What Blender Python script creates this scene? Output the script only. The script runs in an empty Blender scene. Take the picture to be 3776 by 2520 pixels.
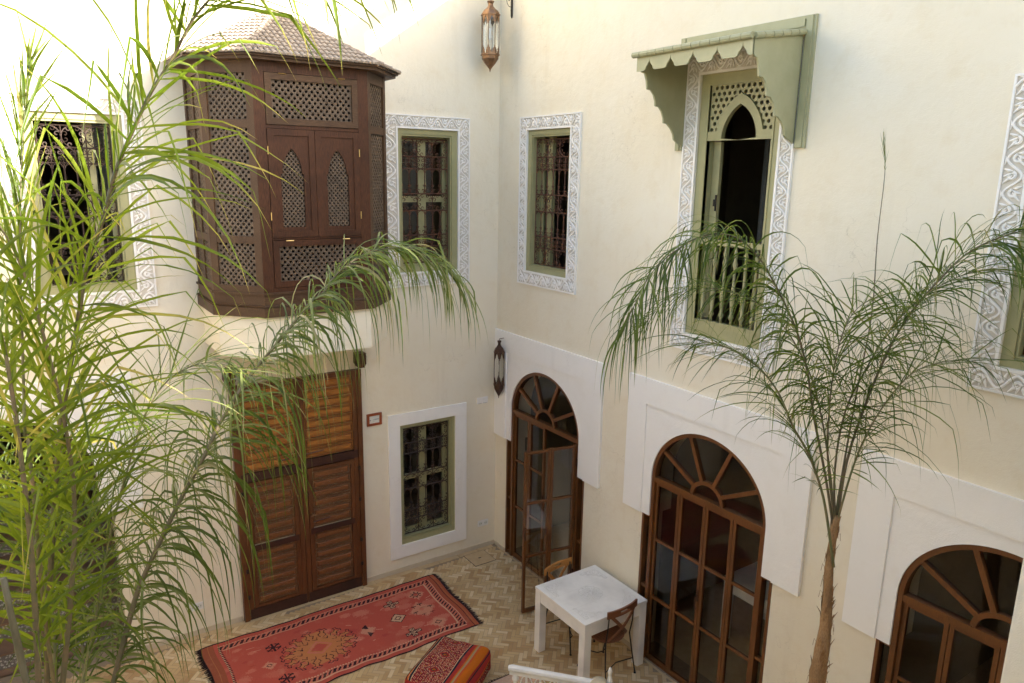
import bpy, bmesh, math, random
from mathutils import Vector, Matrix
random.seed(7)
R = math.radians
PI = math.pi
sc = bpy.context.scene
COL = sc.collection

# ------------------------------------------------------------------ node helpers
def newmat(name):
    m = bpy.data.materials.new(name); m.use_nodes = True
    nt = m.node_tree; nt.nodes.clear()
    return m, nt
def nd(nt, t, **kw):
    n = nt.nodes.new(t)
    for k, v in kw.items():
        if k.startswith('_'): setattr(n, k[1:], v)
        else: n.inputs[k.replace('__', ' ')].default_value = v
    return n
def rgba(c): return (c[0], c[1], c[2], 1.0)
def mixrgb(nt, a, b, fac, mode='MIX'):
    n = nt.nodes.new('ShaderNodeMix'); n.data_type = 'RGBA'; n.blend_type = mode
    for s, v in ((0, fac), (6, a), (7, b)):
        if hasattr(v, 'links'): nt.links.new(v, n.inputs[s])
        else: n.inputs[s].default_value = v if s == 0 else rgba(v)
    return n.outputs[2]
def noise(nt, scale, detail=4, rough=.55, vec=None, stretch=None, coord='Object'):
    n = nt.nodes.new('ShaderNodeTexNoise'); n.inputs['Scale'].default_value = scale
    n.inputs['Detail'].default_value = detail; n.inputs['Roughness'].default_value = rough
    if vec is None:
        tc = nt.nodes.new('ShaderNodeTexCoord'); vec = tc.outputs[coord]
    if stretch:
        mp = nt.nodes.new('ShaderNodeMapping'); mp.inputs['Scale'].default_value = stretch
        nt.links.new(vec, mp.inputs['Vector']); vec = mp.outputs[0]
    nt.links.new(vec, n.inputs['Vector'])
    return n.outputs['Fac']
def ramp(nt, fac, stops):
    r = nt.nodes.new('ShaderNodeValToRGB')
    el = r.color_ramp.elements
    while len(el) < len(stops): el.new(.5)
    for e, (p, c) in zip(el, stops):
        e.position = p; e.color = rgba(c) if hasattr(c, '__len__') else (c, c, c, 1)
    nt.links.new(fac, r.inputs[0])
    return r.outputs[0]
def finish(nt, col, rough=.6, bump=None, bumpd=.002, metal=0, spec=.5, coat=0, sub=None):
    p = nt.nodes.new('ShaderNodeBsdfPrincipled')
    if hasattr(col, 'links'): nt.links.new(col, p.inputs['Base Color'])
    else: p.inputs['Base Color'].default_value = rgba(col)
    if hasattr(rough, 'links'): nt.links.new(rough, p.inputs['Roughness'])
    else: p.inputs['Roughness'].default_value = rough
    p.inputs['Metallic'].default_value = metal
    p.inputs['Specular IOR Level'].default_value = spec
    p.inputs['Coat Weight'].default_value = coat
    if bump is not None:
        b = nt.nodes.new('ShaderNodeBump'); b.inputs['Distance'].default_value = bumpd
        b.inputs['Strength'].default_value = 1.0
        nt.links.new(bump, b.inputs['Height']); nt.links.new(b.outputs[0], p.inputs['Normal'])
    o = nt.nodes.new('ShaderNodeOutputMaterial')
    nt.links.new(p.outputs[0], o.inputs[0])
    return p
M = {}
def island(nt):
    return nt.nodes.new('ShaderNodeNewGeometry').outputs['Random Per Island']

def plaster(name, c, c2, c3, bump=.004):
    m, nt = newmat(name)
    a = noise(nt, .9, 5, .6); b = noise(nt, 5, 6, .65); f = noise(nt, 160, 3, .6)
    col = mixrgb(nt, c, c2, ramp(nt, a, [(.35, 0), (.7, 1)]))
    col = mixrgb(nt, col, c3, ramp(nt, b, [(.52, 0), (.8, .6)]))
    stk = noise(nt, 7, 6, .65, stretch=(1, 1, .10)); msk = noise(nt, .8, 3, .5)
    fc = nt.nodes.new('ShaderNodeMath'); fc.operation = 'MULTIPLY'
    nt.links.new(ramp(nt, stk, [(.52, 0), (.72, .22)]), fc.inputs[0]); nt.links.new(ramp(nt, msk, [(.42, 0), (.62, 1)]), fc.inputs[1])
    col = mixrgb(nt, col, [x * .80 for x in c3], fc.outputs[0])
    vr = nt.nodes.new('ShaderNodeTexVoronoi'); vr.feature = 'DISTANCE_TO_EDGE'; vr.inputs['Scale'].default_value = 1.1
    tcv = nt.nodes.new('ShaderNodeTexCoord'); wn = nt.nodes.new('ShaderNodeTexNoise'); wn.inputs['Scale'].default_value = 3; wn.inputs['Detail'].default_value = 8
    nt.links.new(tcv.outputs['Object'], wn.inputs['Vector'])
    va = nt.nodes.new('ShaderNodeVectorMath'); va.operation = 'ADD'; nt.links.new(tcv.outputs['Object'], va.inputs[0]); nt.links.new(wn.outputs['Color'], va.inputs[1]); nt.links.new(va.outputs[0], vr.inputs['Vector'])
    ck = nt.nodes.new('ShaderNodeMath'); ck.operation = 'MULTIPLY'
    nt.links.new(ramp(nt, vr.outputs['Distance'], [(0, .45), (.0035, 0)]), ck.inputs[0]); nt.links.new(ramp(nt, msk, [(.5, 0), (.6, 1)]), ck.inputs[1])
    col = mixrgb(nt, col, [x * .6 for x in c3], ck.outputs[0])
    big = noise(nt, 11, 5, .6)
    mx = nt.nodes.new('ShaderNodeMath'); mx.operation = 'MULTIPLY_ADD'; mx.inputs[1].default_value = 3.0
    nt.links.new(big, mx.inputs[0]); nt.links.new(f, mx.inputs[2])
    finish(nt, col, .75, mx.outputs[0], bump * .5, spec=.25)
    M[name] = m
plaster('cream_plaster', (.815, .73, .56), (.845, .78, .635), (.765, .655, .46))
plaster('white_plaster', (.90, .87, .82), (.88, .85, .80), (.84, .80, .73), .003)
plaster('carved_plaster', (.90, .87, .82), (.88, .85, .80), (.82, .78, .71), .003)
plaster('carved_ground_shade', (.62, .565, .48), (.70, .65, .57), (.50, .45, .37), .003)  # darker than the relief: recess shade painted into the colour
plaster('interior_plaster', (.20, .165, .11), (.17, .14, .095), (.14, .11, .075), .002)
plaster('base_skirt', (.62, .52, .38), (.58, .49, .36), (.50, .42, .30), .003)

def wood(name, c1, c2, worn=None, wornamt=.62, stretch=(1, 1, 12), rough=.45, spec=.4, sc_=3.0, edge=None):
    m, nt = newmat(name)
    g = noise(nt, sc_ * 6, 6, .6, stretch=stretch)
    g2 = noise(nt, sc_, 3, .5)
    col = mixrgb(nt, c1, c2, ramp(nt, g, [(.3, 0), (.7, 1)]))
    col = mixrgb(nt, col, [x * .55 for x in c1], ramp(nt, g2, [(.45, 0), (.75, .55)]))
    if worn:
        w = noise(nt, sc_ * 9, 8, .75, stretch=tuple(1 + (s - 1) * .7 for s in stretch))
        col = mixrgb(nt, col, worn, ramp(nt, w, [(wornamt, 0), (wornamt + .06, 1)]))
    if edge:
        geo = nt.nodes.new('ShaderNodeNewGeometry')
        e = noise(nt, 40, 4, .6)
        ad = nt.nodes.new('ShaderNodeMath'); ad.operation = 'MULTIPLY'
        nt.links.new(ramp(nt, geo.outputs['Pointiness'], [(.52, 0), (.58, 1)]), ad.inputs[0])
        nt.links.new(ramp(nt, e, [(.4, 0), (.6, 1)]), ad.inputs[1])
        col = mixrgb(nt, col, edge, ad.outputs[0])
    finish(nt, col, rough, g, .0012, spec=spec)
    M[name] = m
ZV = (14, 14, 1)      # grain runs along z
ZX = (1, 14, 14)      # grain runs along x
ZY = (14, 1, 14)
wood('lattice_wood', (.085, .054, .032), (.155, .108, .07), rough=.6, stretch=(1, 1, 1), sc_=4)
wood('shade_black', (.012, .008, .006), (.016, .01, .007), rough=.8, spec=.1)  # near-black painted shade for the sheet behind the lattice
wood('box_wood_dark', (.028, .010, .005), (.115, .043, .018), worn=(.15, .11, .08), wornamt=.66, rough=.5, spec=.25, stretch=ZV)
wood('box_wood_trim', (.050, .023, .011), (.125, .070, .036), worn=(.22, .17, .12), wornamt=.63, rough=.55, spec=.25, stretch=ZX)
wood('door_wood', (.15, .052, .016), (.25, .095, .030), worn=(.36, .31, .25), wornamt=.59, rough=.45, stretch=ZX)
wood('door_bead', (.20, .11, .05), (.12, .055, .022), worn=(.42, .36, .29), wornamt=.56, rough=.6, stretch=ZX)
wood('door_wood_upper', (.28, .098, .020), (.48, .20, .045), worn=(.5, .36, .2), wornamt=.69, rough=.42, stretch=ZX)
wood('door_stile', (.095, .033, .012), (.17, .062, .021), worn=(.40, .30, .2), wornamt=.68, rough=.42, stretch=ZV)
wood('door_rail_dark', (.038, .014, .010), (.07, .026, .017), worn=(.35, .28, .2), wornamt=.66, rough=.45, stretch=ZX)
wood('arch_frame_brown', (.12, .042, .011), (.19, .070, .019), worn=(.45, .28, .1), wornamt=.70, rough=.33, spec=.5, stretch=ZV)
wood('chair_wood_amber', (.40, .16, .035), (.52, .25, .07), rough=.35, stretch=ZX)
wood('chair_wood_dark', (.17, .06, .026), (.26, .10, .045), rough=.35, stretch=ZX)
wood('white_worn_wood', (.88, .855, .80), (.85, .82, .76), worn=(.50, .40, .28), wornamt=.715, rough=.45, stretch=ZY)
wood('tile_clay', (.30, .235, .18), (.42, .35, .28), rough=.8, spec=.2, stretch=(1, 1, 1), sc_=5)

def simple(name, c, c2=None, rough=.5, sc_=20, metal=0, spec=.5, bump=.0005, stretch=None):
    m, nt = newmat(name); n = noise(nt, sc_, 5, .6, stretch=stretch)
    col = mixrgb(nt, c, c2 or [x * .85 for x in c], ramp(nt, n, [(.35, 0), (.65, 1)]))
    finish(nt, col, rough, n, bump, metal, spec); M[name] = m
simple('sage_paint', (.37, .345, .175), (.325, .31, .155), .4, 8)
simple('sage_canopy', (.40, .385, .225), (.355, .345, .195), .45, 7)
simple('casement_green', (.39, .355, .18), (.32, .30, .15), .4, 9)
simple('iron_rust', (.17, .065, .03), (.06, .032, .022), .6, 60, .35, bump=.001)
simple('iron_grey', (.085, .05, .035), (.045, .032, .026), .6, 60, .4, bump=.001)
simple('iron_black', (.03, .028, .026), (.05, .04, .035), .5, 50, .5)
simple('lantern_brass', (.30, .17, .085), (.17, .10, .06), .42, 14, .75)
simple('lantern_bronze', (.12, .065, .045), (.07, .04, .03), .42, 25, .7)
simple('bright_brass', (.75, .52, .2), (.6, .4, .15), .3, 25, .9)
simple('white_plastic', (.82, .80, .76), (.79, .77, .73), .35, 5)
simple('dark_slot', (.03, .03, .03), None, .5, 5)
simple('red_sign_wood', (.26, .055, .018), (.35, .09, .03), .35, 30, stretch=(1, 8, 8))
simple('paper', (.72, .72, .66), (.66, .66, .60), .7, 30)
simple('ink', (.22, .23, .24), (.40, .40, .39), .8, 200)
simple('canvas_cushion', (.58, .50, .36), (.50, .43, .30), .85, 80, stretch=(1, 10, 1), bump=.002)
simple('pale_rug', (.52, .33, .22), (.60, .42, .30), .95, 60, bump=.004, spec=.1)
simple('black_yarn', (.035, .022, .025), (.06, .035, .03), .95, 60, spec=.1)
simple('red_rug_dark', (.22, .03, .025), (.12, .02, .02), .95, 40, spec=.1)
simple('dark_fabric', (.16, .15, .13), (.12, .115, .10), .9, 40, spec=.1)
simple('stone_cover', (.56, .41, .23), (.50, .355, .19), .6, 12, bump=.001)
simple('ground_earth', (.30, .25, .18), (.25, .2, .15), .9, 3)
simple('stair_tread', (.20, .115, .07), (.25, .15, .095), .5, 9)
simple('grout', (.33, .25, .16), (.28, .21, .14), .8, 30)
simple('roof_plain', (.5, .45, .36), None, .8, 3)

def brickmat():
    m, nt = newmat('floor_brick'); r = island(nt)
    col = ramp(nt, r, [(0, (.42, .25, .105)), (.3, (.55, .37, .175)), (.6, (.62, .45, .235)), (.85, (.72, .58, .36)), (1, (.47, .27, .11))])
    n = noise(nt, 3.5, 5, .6); n2 = noise(nt, 70, 5, .65)
    col = mixrgb(nt, col, (.50, .36, .20), ramp(nt, n, [(.45, 0), (.75, .55)]))
    col = mixrgb(nt, col, (.40, .28, .15), ramp(nt, n2, [(.55, 0), (.8, .5)]))
    finish(nt, col, .5, n2, .0012, spec=.35); M['floor_brick'] = m
brickmat()
def zellige():
    m, nt = newmat('zellige_riser')
    v = nt.nodes.new('ShaderNodeTexVoronoi'); v.inputs['Scale'].default_value = 38
    tc = nt.nodes.new('ShaderNodeTexCoord'); nt.links.new(tc.outputs['Object'], v.inputs['Vector'])
    col = ramp(nt, v.outputs['Distance'], [(.25, (.55, .53, .47)), (.5, (.17, .15, .13))])
    finish(nt, col, .3, v.outputs['Distance'], .001); M['zellige_riser'] = m
zellige()
def leafmat(name, stops, tint, trans=.38, old=(.45, .33, .10), oldat=.93):
    m, nt = newmat(name); r = island(nt)
    col = ramp(nt, r, stops + [(oldat, stops[-1][1]), (min(oldat + .02, 1), old)])
    tcn = noise(nt, 9, 3, .5)
    col = mixrgb(nt, col, [x * .6 for x in stops[0][1]], ramp(nt, tcn, [(.4, 0), (.75, .5)]))
    at = nt.nodes.new('ShaderNodeAttribute'); at.attribute_name = 'along'
    m1 = nt.nodes.new('ShaderNodeMath'); m1.operation = 'MULTIPLY_ADD'; m1.inputs[1].default_value = .35; nt.links.new(r, m1.inputs[0]); nt.links.new(at.outputs['Fac'], m1.inputs[2])

    m2 = nt.nodes.new('ShaderNodeMapRange'); m2.inputs[1].default_value = 1.02; m2.inputs[2].default_value = 1.16; nt.links.new(m1.outputs[0], m2.inputs[0])
    col = mixrgb(nt, col, old, m2.outputs[0])
    p = nt.nodes.new('ShaderNodeBsdfPrincipled'); nt.links.new(col, p.inputs['Base Color'])
    p.inputs['Roughness'].default_value = .45; p.inputs['Specular IOR Level'].default_value = .35
    tr = nt.nodes.new('ShaderNodeBsdfTranslucent')
    nt.links.new(mixrgb(nt, col, tint, .55), tr.inputs['Color'])
    ms = nt.nodes.new('ShaderNodeMixShader'); ms.inputs[0].default_value = trans
    nt.links.new(p.outputs[0], ms.inputs[1]); nt.links.new(tr.outputs[0], ms.inputs[2])
    o = nt.nodes.new('ShaderNodeOutputMaterial'); nt.links.new(ms.outputs[0], o.inputs[0])
    M[name] = m
leafmat('palm_leaf_bright', [(0, (.028, .062, .005)), (.4, (.068, .125, .008)), (.75, (.17, .225, .022))], (.50, .60, .03), .45)
leafmat('palm_leaf_cool', [(0, (.04, .065, .010)), (.4, (.09, .125, .020)), (.75, (.22, .24, .08))], (.35, .50, .05), .33, old=(.40, .33, .16))
leafmat('palm_leaf_deep', [(0, (.022, .042, .005)), (.4, (.062, .105, .010)), (.75, (.16, .20, .03))], (.3, .45, .04), .33, old=(.30, .25, .08))
simple('frond_stem_green', (.13, .15, .05), (.20, .15, .07), .5, 30, stretch=(1, 1, .3))
simple('frond_stem_brown', (.16, .11, .06), (.11, .10, .045), .55, 30)
wood('palm_bark', (.26, .14, .06), (.42, .26, .13), worn=(.13, .11, .055), wornamt=.57, rough=.85, spec=.15, stretch=(5, 5, 1), sc_=7)
simple('cane_grey', (.15, .135, .085), (.10, .09, .05), .6, 14, stretch=(3, 3, 1))
simple('cane_green', (.12, .12, .045), (.20, .13, .06), .6, 14)

def glassmat(name, tint=(.93, .94, .93), ior=1.5):
    m, nt = newmat(name)
    t = nt.nodes.new('ShaderNodeBsdfTransparent'); t.inputs[0].default_value = rgba(tint)
    g = nt.nodes.new('ShaderNodeBsdfGlossy'); g.inputs['Roughness'].default_value = .012; g.inputs[0].default_value = (.95, .95, .95, 1)
    lw = nt.nodes.new('ShaderNodeFresnel'); lw.inputs['IOR'].default_value = ior
    ml = nt.nodes.new('ShaderNodeMath'); ml.operation = 'MULTIPLY'; ml.inputs[1].default_value = 1.15; ml.use_clamp = True
    nt.links.new(lw.outputs[0], ml.inputs[0])
    ms = nt.nodes.new('ShaderNodeMixShader'); nt.links.new(ml.outputs[0], ms.inputs[0])
    nt.links.new(t.outputs[0], ms.inputs[1]); nt.links.new(g.outputs[0], ms.inputs[2])
    o = nt.nodes.new('ShaderNodeOutputMaterial'); nt.links.new(ms.outputs[0], o.inputs[0]); M[name] = m
glassmat('clear_glass')
def vcol(name, rough=.95, bsc=160, bd=.003, var=.25):
    m, nt = newmat(name)
    a = nt.nodes.new('ShaderNodeAttribute'); a.attribute_name = 'Col'
    n = noise(nt, bsc, 5, .65); n2 = noise(nt, 6, 5, .6)
    col = mixrgb(nt, a.outputs['Color'], (.0, .0, .0), ramp(nt, n, [(.4, 0), (.8, var)]))
    col = mixrgb(nt, col, (.62, .38, .24), ramp(nt, n2, [(.55, 0), (.85, .28)]))
    finish(nt, col, rough, n, bd, spec=.1); M[name] = m
vcol('woven_pattern')
vcol('kilim_pattern', var=.15)

# ------------------------------------------------------------------ mesh builder
def TI(a, b, c): return Vector((a, b, c))
def TL(u, z, d): return Vector((-u, -d, z))       # wall facing the camera's left: u runs from the corner
def TR(u, z, d): return Vector((-d, -u, z))       # wall to the right: u runs from the corner
class MB:
    def __init__(s, T=TI): s.T = T; s.v = []; s.f = []; s.mi = []; s.m = 0; s.cols = None; s.smooth = []; s.sm = False
    def V(s, *p): s.v.append(s.T(*p)); return len(s.v) - 1
    def F(s, *idx): s.f.append(tuple(idx)); s.mi.append(s.m); s.smooth.append(s.sm)
    def quad(s, p0, p1, p2, p3): s.F(s.V(*p0), s.V(*p1), s.V(*p2), s.V(*p3))
    def box(s, a0, a1, b0, b1, c0, c1):
        i = [s.V(a, b, c) for a in (a0, a1) for b in (b0, b1) for c in (c0, c1)]
        for q in ((0, 1, 3, 2), (4, 6, 7, 5), (0, 4, 5, 1), (2, 3, 7, 6), (0, 2, 6, 4), (1, 5, 7, 3)): s.F(*[i[k] for k in q])
    def bev(s, a0, a1, b0, b1, c0, c1, e):      # box with its outer (c1) face inset: a raised field
        i = [s.V(a, b, c0) for a, b in ((a0, b0), (a1, b0), (a1, b1), (a0, b1))]
        j = [s.V(a, b, c1) for a, b in ((a0 + e, b0 + e), (a1 - e, b0 + e), (a1 - e, b1 - e), (a0 + e, b1 - e))]
        s.F(*j); 
        for k in range(4): s.F(i[k], i[(k + 1) % 4], j[(k + 1) % 4], j[k])
    def prism(s, pts, c0, c1):                  # closed outline in (a, b), extruded along c
        n = len(pts); i = [s.V(a, b, c0) for a, b in pts]; j = [s.V(a, b, c1) for a, b in pts]
        s.F(*i); s.F(*j)
        for k in range(n): s.F(i[k], i[(k + 1) % n], j[(k + 1) % n], j[k])
    def tube(s, pts, r, n=6, caps=True, flat=None):
        P = [s.T(*p) for p in pts]; rings = []
        prev = None
        for k, p in enumerate(P):
            t = (P[min(k + 1, len(P) - 1)] - P[max(k - 1, 0)])
            if t.length < 1e-9: t = Vector((0, 0, 1))
            t.normalize()
            if prev is None:
                a = Vector((0, 0, 1)) if abs(t.z) < .9 else Vector((1, 0, 0))
                x = t.cross(a).normalized()
            else:
                x = (prev - t * prev.dot(t))
                x = x.normalized() if x.length > 1e-6 else t.orthogonal().normalized()
            prev = x; y = t.cross(x)
            rr = r[k] if hasattr(r, '__len__') else r
            ring = []
            for q in range(n):
                an = 2 * PI * q / n
                s.v.append(p + x * math.cos(an) * rr + y * math.sin(an) * rr); ring.append(len(s.v) - 1)
            rings.append(ring)
        for k in range(len(rings) - 1):
            for q in range(n): s.F(rings[k][q], rings[k][(q + 1) % n], rings[k + 1][(q + 1) % n], rings[k + 1][q])
        if caps: s.F(*rings[0]); s.F(*rings[-1])
    def lathe(s, cx, cy, prof, n=16, rot=0, a0=0, a1=2 * PI):   # profile [(r, z)] in world axes
        full = abs(a1 - a0 - 2 * PI) < 1e-6; m = n if full else n + 1
        rings = []
        for r, z in prof:
            ring = []
            for q in range(m):
                an = rot + a0 + (a1 - a0) * q / n
                s.v.append(Vector((cx + r * math.cos(an), cy + r * math.sin(an), z))); ring.append(len(s.v) - 1)
            rings.append(ring)
        for k in range(len(rings) - 1):
            for q in range(n):
                q2 = (q + 1) % m
                s.F(rings[k][q], rings[k][q2], rings[k + 1][q2], rings[k + 1][q])
        if full:
            if prof[0][0] > 1e-4: s.F(*rings[0])
            if prof[-1][0] > 1e-4: s.F(*rings[-1])
    def build(s, name, mats, parent=None, normals=True, bevel=0):
        me = bpy.data.meshes.new(name)
        off = parent_loc(parent)
        me.from_pydata([tuple(v - off) for v in s.v], [], s.f)
        if not isinstance(mats, (list, tuple)): mats = [mats]
        for m in mats: me.materials.append(M[m])
        for p, k, sm in zip(me.polygons, s.mi, s.smooth): p.material_index = k; p.use_smooth = sm
        if normals:
            bm = bmesh.new(); bm.from_mesh(me)
            bmesh.ops.recalc_face_normals(bm, faces=bm.faces[:]); bm.to_mesh(me); bm.free()
        me.update()
        o = bpy.data.objects.new(name, me); COL.objects.link(o)
        if parent is not None: o.parent = parent
        if bevel:
            b = o.modifiers.new('bevel', 'BEVEL'); b.width = bevel; b.segments = 2; b.limit_method = 'ANGLE'
        return o
LOC = {}
def parent_loc(p):
    v = Vector((0, 0, 0))
    while p is not None: v = v + LOC.get(p.name, Vector((0, 0, 0))); p = p.parent
    return v
def thing(name, label, cat, loc, group=None):
    o = bpy.data.objects.new(name, None); COL.objects.link(o); o.empty_display_size = .1
    o.location = loc; LOC[o.name] = Vector(loc); o['label'] = label; o['category'] = cat; o['kind'] = 'thing'
    if group: o['group'] = group
    return o
def tag(o, label, cat, group=None):
    o['label'] = label; o['category'] = cat; o['kind'] = 'thing'
    if group: o['group'] = group
    return o
def struct(o, kind='structure'): o['kind'] = kind; return o
def arc(cx, cz, a, b, t0, t1, n):
    return [(cx + a * math.cos(t0 + (t1 - t0) * k / n), cz + b * math.sin(t0 + (t1 - t0) * k / n)) for k in range(n + 1)]
# ------------------------------------------------------------------ walls with openings
SPR, RISE, HW, LW_, ZSTEP = 2.06, .63, .69, .80, 1.63
def arch_pts(uc, n=40, hw=HW, rise=RISE, spr=SPR): return arc(uc, spr, hw, rise, 0, PI, n)
def wall(name, T, u0, u1, z0, z1, rects, archs, thick, mat, tops=None):
    mb = MB(T)
    R2 = list(rects)
    A = []
    for uc in archs:
        R2 += [(uc - LW_, uc + LW_, 0, ZSTEP), (uc - HW, uc + HW, ZSTEP, SPR)]
        A.append((uc - HW, uc + HW, SPR, SPR + RISE + .01, uc))
    us = sorted(set([u0, u1] + [x for r in R2 + A for x in r[:2]] + ([t for t in tops[0]] if tops else [])))
    zs = sorted(set([z0, z1] + [x for r in R2 + A for x in r[2:4]] + (tops[1] if tops else [])))
    us = [u for u in us if u0 <= u <= u1]; zs = [z for z in zs if z0 <= z <= z1]
    def state(u, z):
        for r in R2:
            if r[0] < u < r[1] and r[2] < z < r[3]: return 1
        for r in A:
            if r[0] < u < r[1] and r[2] < z < r[3]: return 2
        if tops and tops[2](u, z): return 1
        return 0
    S = [[state((us[i] + us[i + 1]) / 2, (zs[j] + zs[j + 1]) / 2) for j in range(len(zs) - 1)] for i in range(len(us) - 1)]
    t = -thick
    ni, nj = len(us) - 1, len(zs) - 1
    for i in range(ni):
        for j in range(nj):
            a, b, c, d = us[i], us[i + 1], zs[j], zs[j + 1]
            if S[i][j] == 0:
                mb.quad((a, c, 0), (b, c, 0), (b, d, 0), (a, d, 0)); mb.quad((a, c, t), (b, c, t), (b, d, t), (a, d, t))
            def nb(x, y): return S[x][y] if 0 <= x < ni and 0 <= y < nj else 1
            if S[i][j] == 0:
                if nb(i - 1, j) == 1: mb.quad((a, c, 0), (a, d, 0), (a, d, t), (a, c, t))
                if nb(i + 1, j) == 1: mb.quad((b, c, 0), (b, d, 0), (b, d, t), (b, c, t))
                if nb(i, j - 1) == 1: mb.quad((a, c, 0), (b, c, 0), (b, c, t), (a, c, t))
                if nb(i, j + 1) == 1: mb.quad((a, d, 0), (b, d, 0), (b, d, t), (a, d, t))
    for a, b, c, d, uc in A:
        P = arch_pts(uc)
        for k in range(len(P) - 1):
            (x0, y0), (x1, y1) = P[k], P[k + 1]
            for dd in (0, t): mb.quad((x0, y0, dd), (x1, y1, dd), (x1, d, dd), (x0, d, dd))
            mb.quad((x0, y0, 0), (x1, y1, 0), (x1, y1, t), (x0, y0, t))
    o = mb.build(name, mat, normals=False)
    return o
W1g, W2g, W0g = (.629, 1.41, .376, 1.978), (.593, 1.376, 3.86, 5.498), (4.15, 4.94, 3.86, 5.48)
W3g, W5g, W4g = (.622, 1.433, 3.883, 5.51), (5.86, 6.66, 3.87, 5.49), (3.22, 4.07, 3.60, 5.87)
PC = (1.068, 3.61, 6.14); SC = 5.355
MU = 2.708
lw = wall('courtyard_wall', TL, -.3, 6.6, 0, 8.6, [W1g, W2g, W0g, (MU - .76, MU + .76, 3.72, 5.85)], [SC], .3, 'cream_plaster')
tag(lw, 'cream plastered wall behind the brown wooden box window and the tall double door', 'wall')
rw = wall('courtyard_wall', TR, 0, 8.4, 0, 7.5, [W3g, W5g, W4g], PC, .3, 'cream_plaster', ([2.1], [7.38], lambda u, z: z > 7.38))
tag(rw, 'cream plastered wall with the three arched glass doors and the sage green canopy', 'wall')
o = wall('courtyard_wall', lambda u, z, d: Vector((-6.6 + d, -u, z)), 0, 8.4, 0, 5.0, [], [], .3, 'cream_plaster')
tag(o, 'plain cream side wall opposite the arched glass doors, outside the left edge', 'wall')
o = wall('courtyard_wall', lambda u, z, d: Vector((-u, -8.4 + d, z)), -.3, 6.9, 0, 6.2, [], [], .3, 'cream_plaster')
tag(o, 'plain cream wall behind the viewpoint, opposite the wooden box window', 'wall')

o = wall('shadow_parapet', TR, 0, 16, 7.384, 8.38, [], [], .03, 'cream_plaster', ([2.1, 3.1], [7.43, 7.68, 7.86], lambda u, z: (u < 2.1 and (z > 7.86 or 7.43 < z < 7.68)) or (2.1 < u < 3.1 and z > 7.86)))  # out of view; thin steps and rail added to shape the shadow edge
tag(o, 'unseen thin cream parapet with a rail above the arched doors, added to cast shadow bands', 'parapet')
# gallery column near the right edge
mb = MB(); mb.box(-1.8, -1.4, -7.2, -6.777, 0, 8.0)
o = mb.build('plastered_column', 'cream_plaster', bevel=.01)
tag(o, 'square cream plastered column hiding the right half of the rightmost arched door', 'column')

# dark rooms behind the walls
def room(x0, x1, y0, y1, z0, z1, skip, floor_mat='interior_plaster'):
    mb = MB()
    Q = {'x0': ((x0, y0, z0), (x0, y1, z0), (x0, y1, z1), (x0, y0, z1)), 'x1': ((x1, y0, z0), (x1, y1, z0), (x1, y1, z1), (x1, y0, z1)),
         'y0': ((x0, y0, z0), (x1, y0, z0), (x1, y0, z1), (x0, y0, z1)), 'y1': ((x0, y1, z0), (x1, y1, z0), (x1, y1, z1), (x0, y1, z1)),
         'z1': ((x0, y0, z1), (x1, y0, z1), (x1, y1, z1), (x0, y1, z1))}
    for k, q in Q.items():
        if k not in skip: mb.quad(*q)
    mb.m = 1; mb.quad((x0, y0, z0), (x1, y0, z0), (x1, y1, z0), (x0, y1, z0))
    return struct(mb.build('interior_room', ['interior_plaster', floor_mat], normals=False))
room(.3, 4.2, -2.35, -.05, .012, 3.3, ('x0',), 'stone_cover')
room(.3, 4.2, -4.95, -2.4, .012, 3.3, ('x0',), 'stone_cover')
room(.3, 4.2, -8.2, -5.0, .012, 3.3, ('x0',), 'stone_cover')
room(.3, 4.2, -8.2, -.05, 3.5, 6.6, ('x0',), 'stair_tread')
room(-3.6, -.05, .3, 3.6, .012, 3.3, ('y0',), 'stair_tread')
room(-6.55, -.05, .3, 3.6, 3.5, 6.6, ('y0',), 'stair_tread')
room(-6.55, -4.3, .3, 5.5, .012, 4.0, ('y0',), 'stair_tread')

# ------------------------------------------------------------------ ground
mb = MB(); mb.box(-40, 40, -40, 40, -.30, -.05)
struct(mb.build('ground', 'ground_earth'))
mb = MB(); mb.quad((-6.6, -8.4, -.004), (0.3, -8.4, -.004), (0.3, 0.3, -.004), (-6.6, 0.3, -.004))
mb.m = 1
# herringbone bricks at 45 degrees
bl, bw, g = .132, .044, .003
n3 = 3
ca, sa = math.cos(R(-42)), math.sin(R(-42))
def addbrick(x0, y0, x1, y1):
    cx, cy = (x0 + x1) / 2, (y0 + y1) / 2
    X, Y = cx * ca - cy * sa, cx * sa + cy * ca
    if not (-5.9 < X < -.03 and -6.2 < Y < -.09): return
    if X < -4.62 and Y > 0: return
    h = random.uniform(-.0007, .0012)
    tx, ty = random.uniform(-.004, .004), random.uniform(-.004, .004)
    P = []
    for a, b in ((x0 + g / 2, y0 + g / 2), (x1 - g / 2, y0 + g / 2), (x1 - g / 2, y1 - g / 2), (x0 + g / 2, y1 - g / 2)):
        P.append((a * ca - b * sa, a * sa + b * ca, h + (a - cx) * tx + (b - cy) * ty))
    mb.quad(*P)
w_ = bw
for i in range(-190, 200):
    for j in range(-200, 200):
        # herringbone with 3:1 bricks: diagonal staircase, period 6 cells
        k = (i - j) % 6
        if k == 0: addbrick(i * w_, j * w_, (i + 3) * w_, (j + 1) * w_)
        elif k == 3: pass
for i in range(-190, 200):
    for j in range(-200, 200):
        k = (i - j) % 6
        if k == 5: addbrick(i * w_, j * w_, (i + 1) * w_, (j + 3) * w_)
fl = struct(mb.build('brick_floor', ['grout', 'floor_brick'], normals=False))
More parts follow.
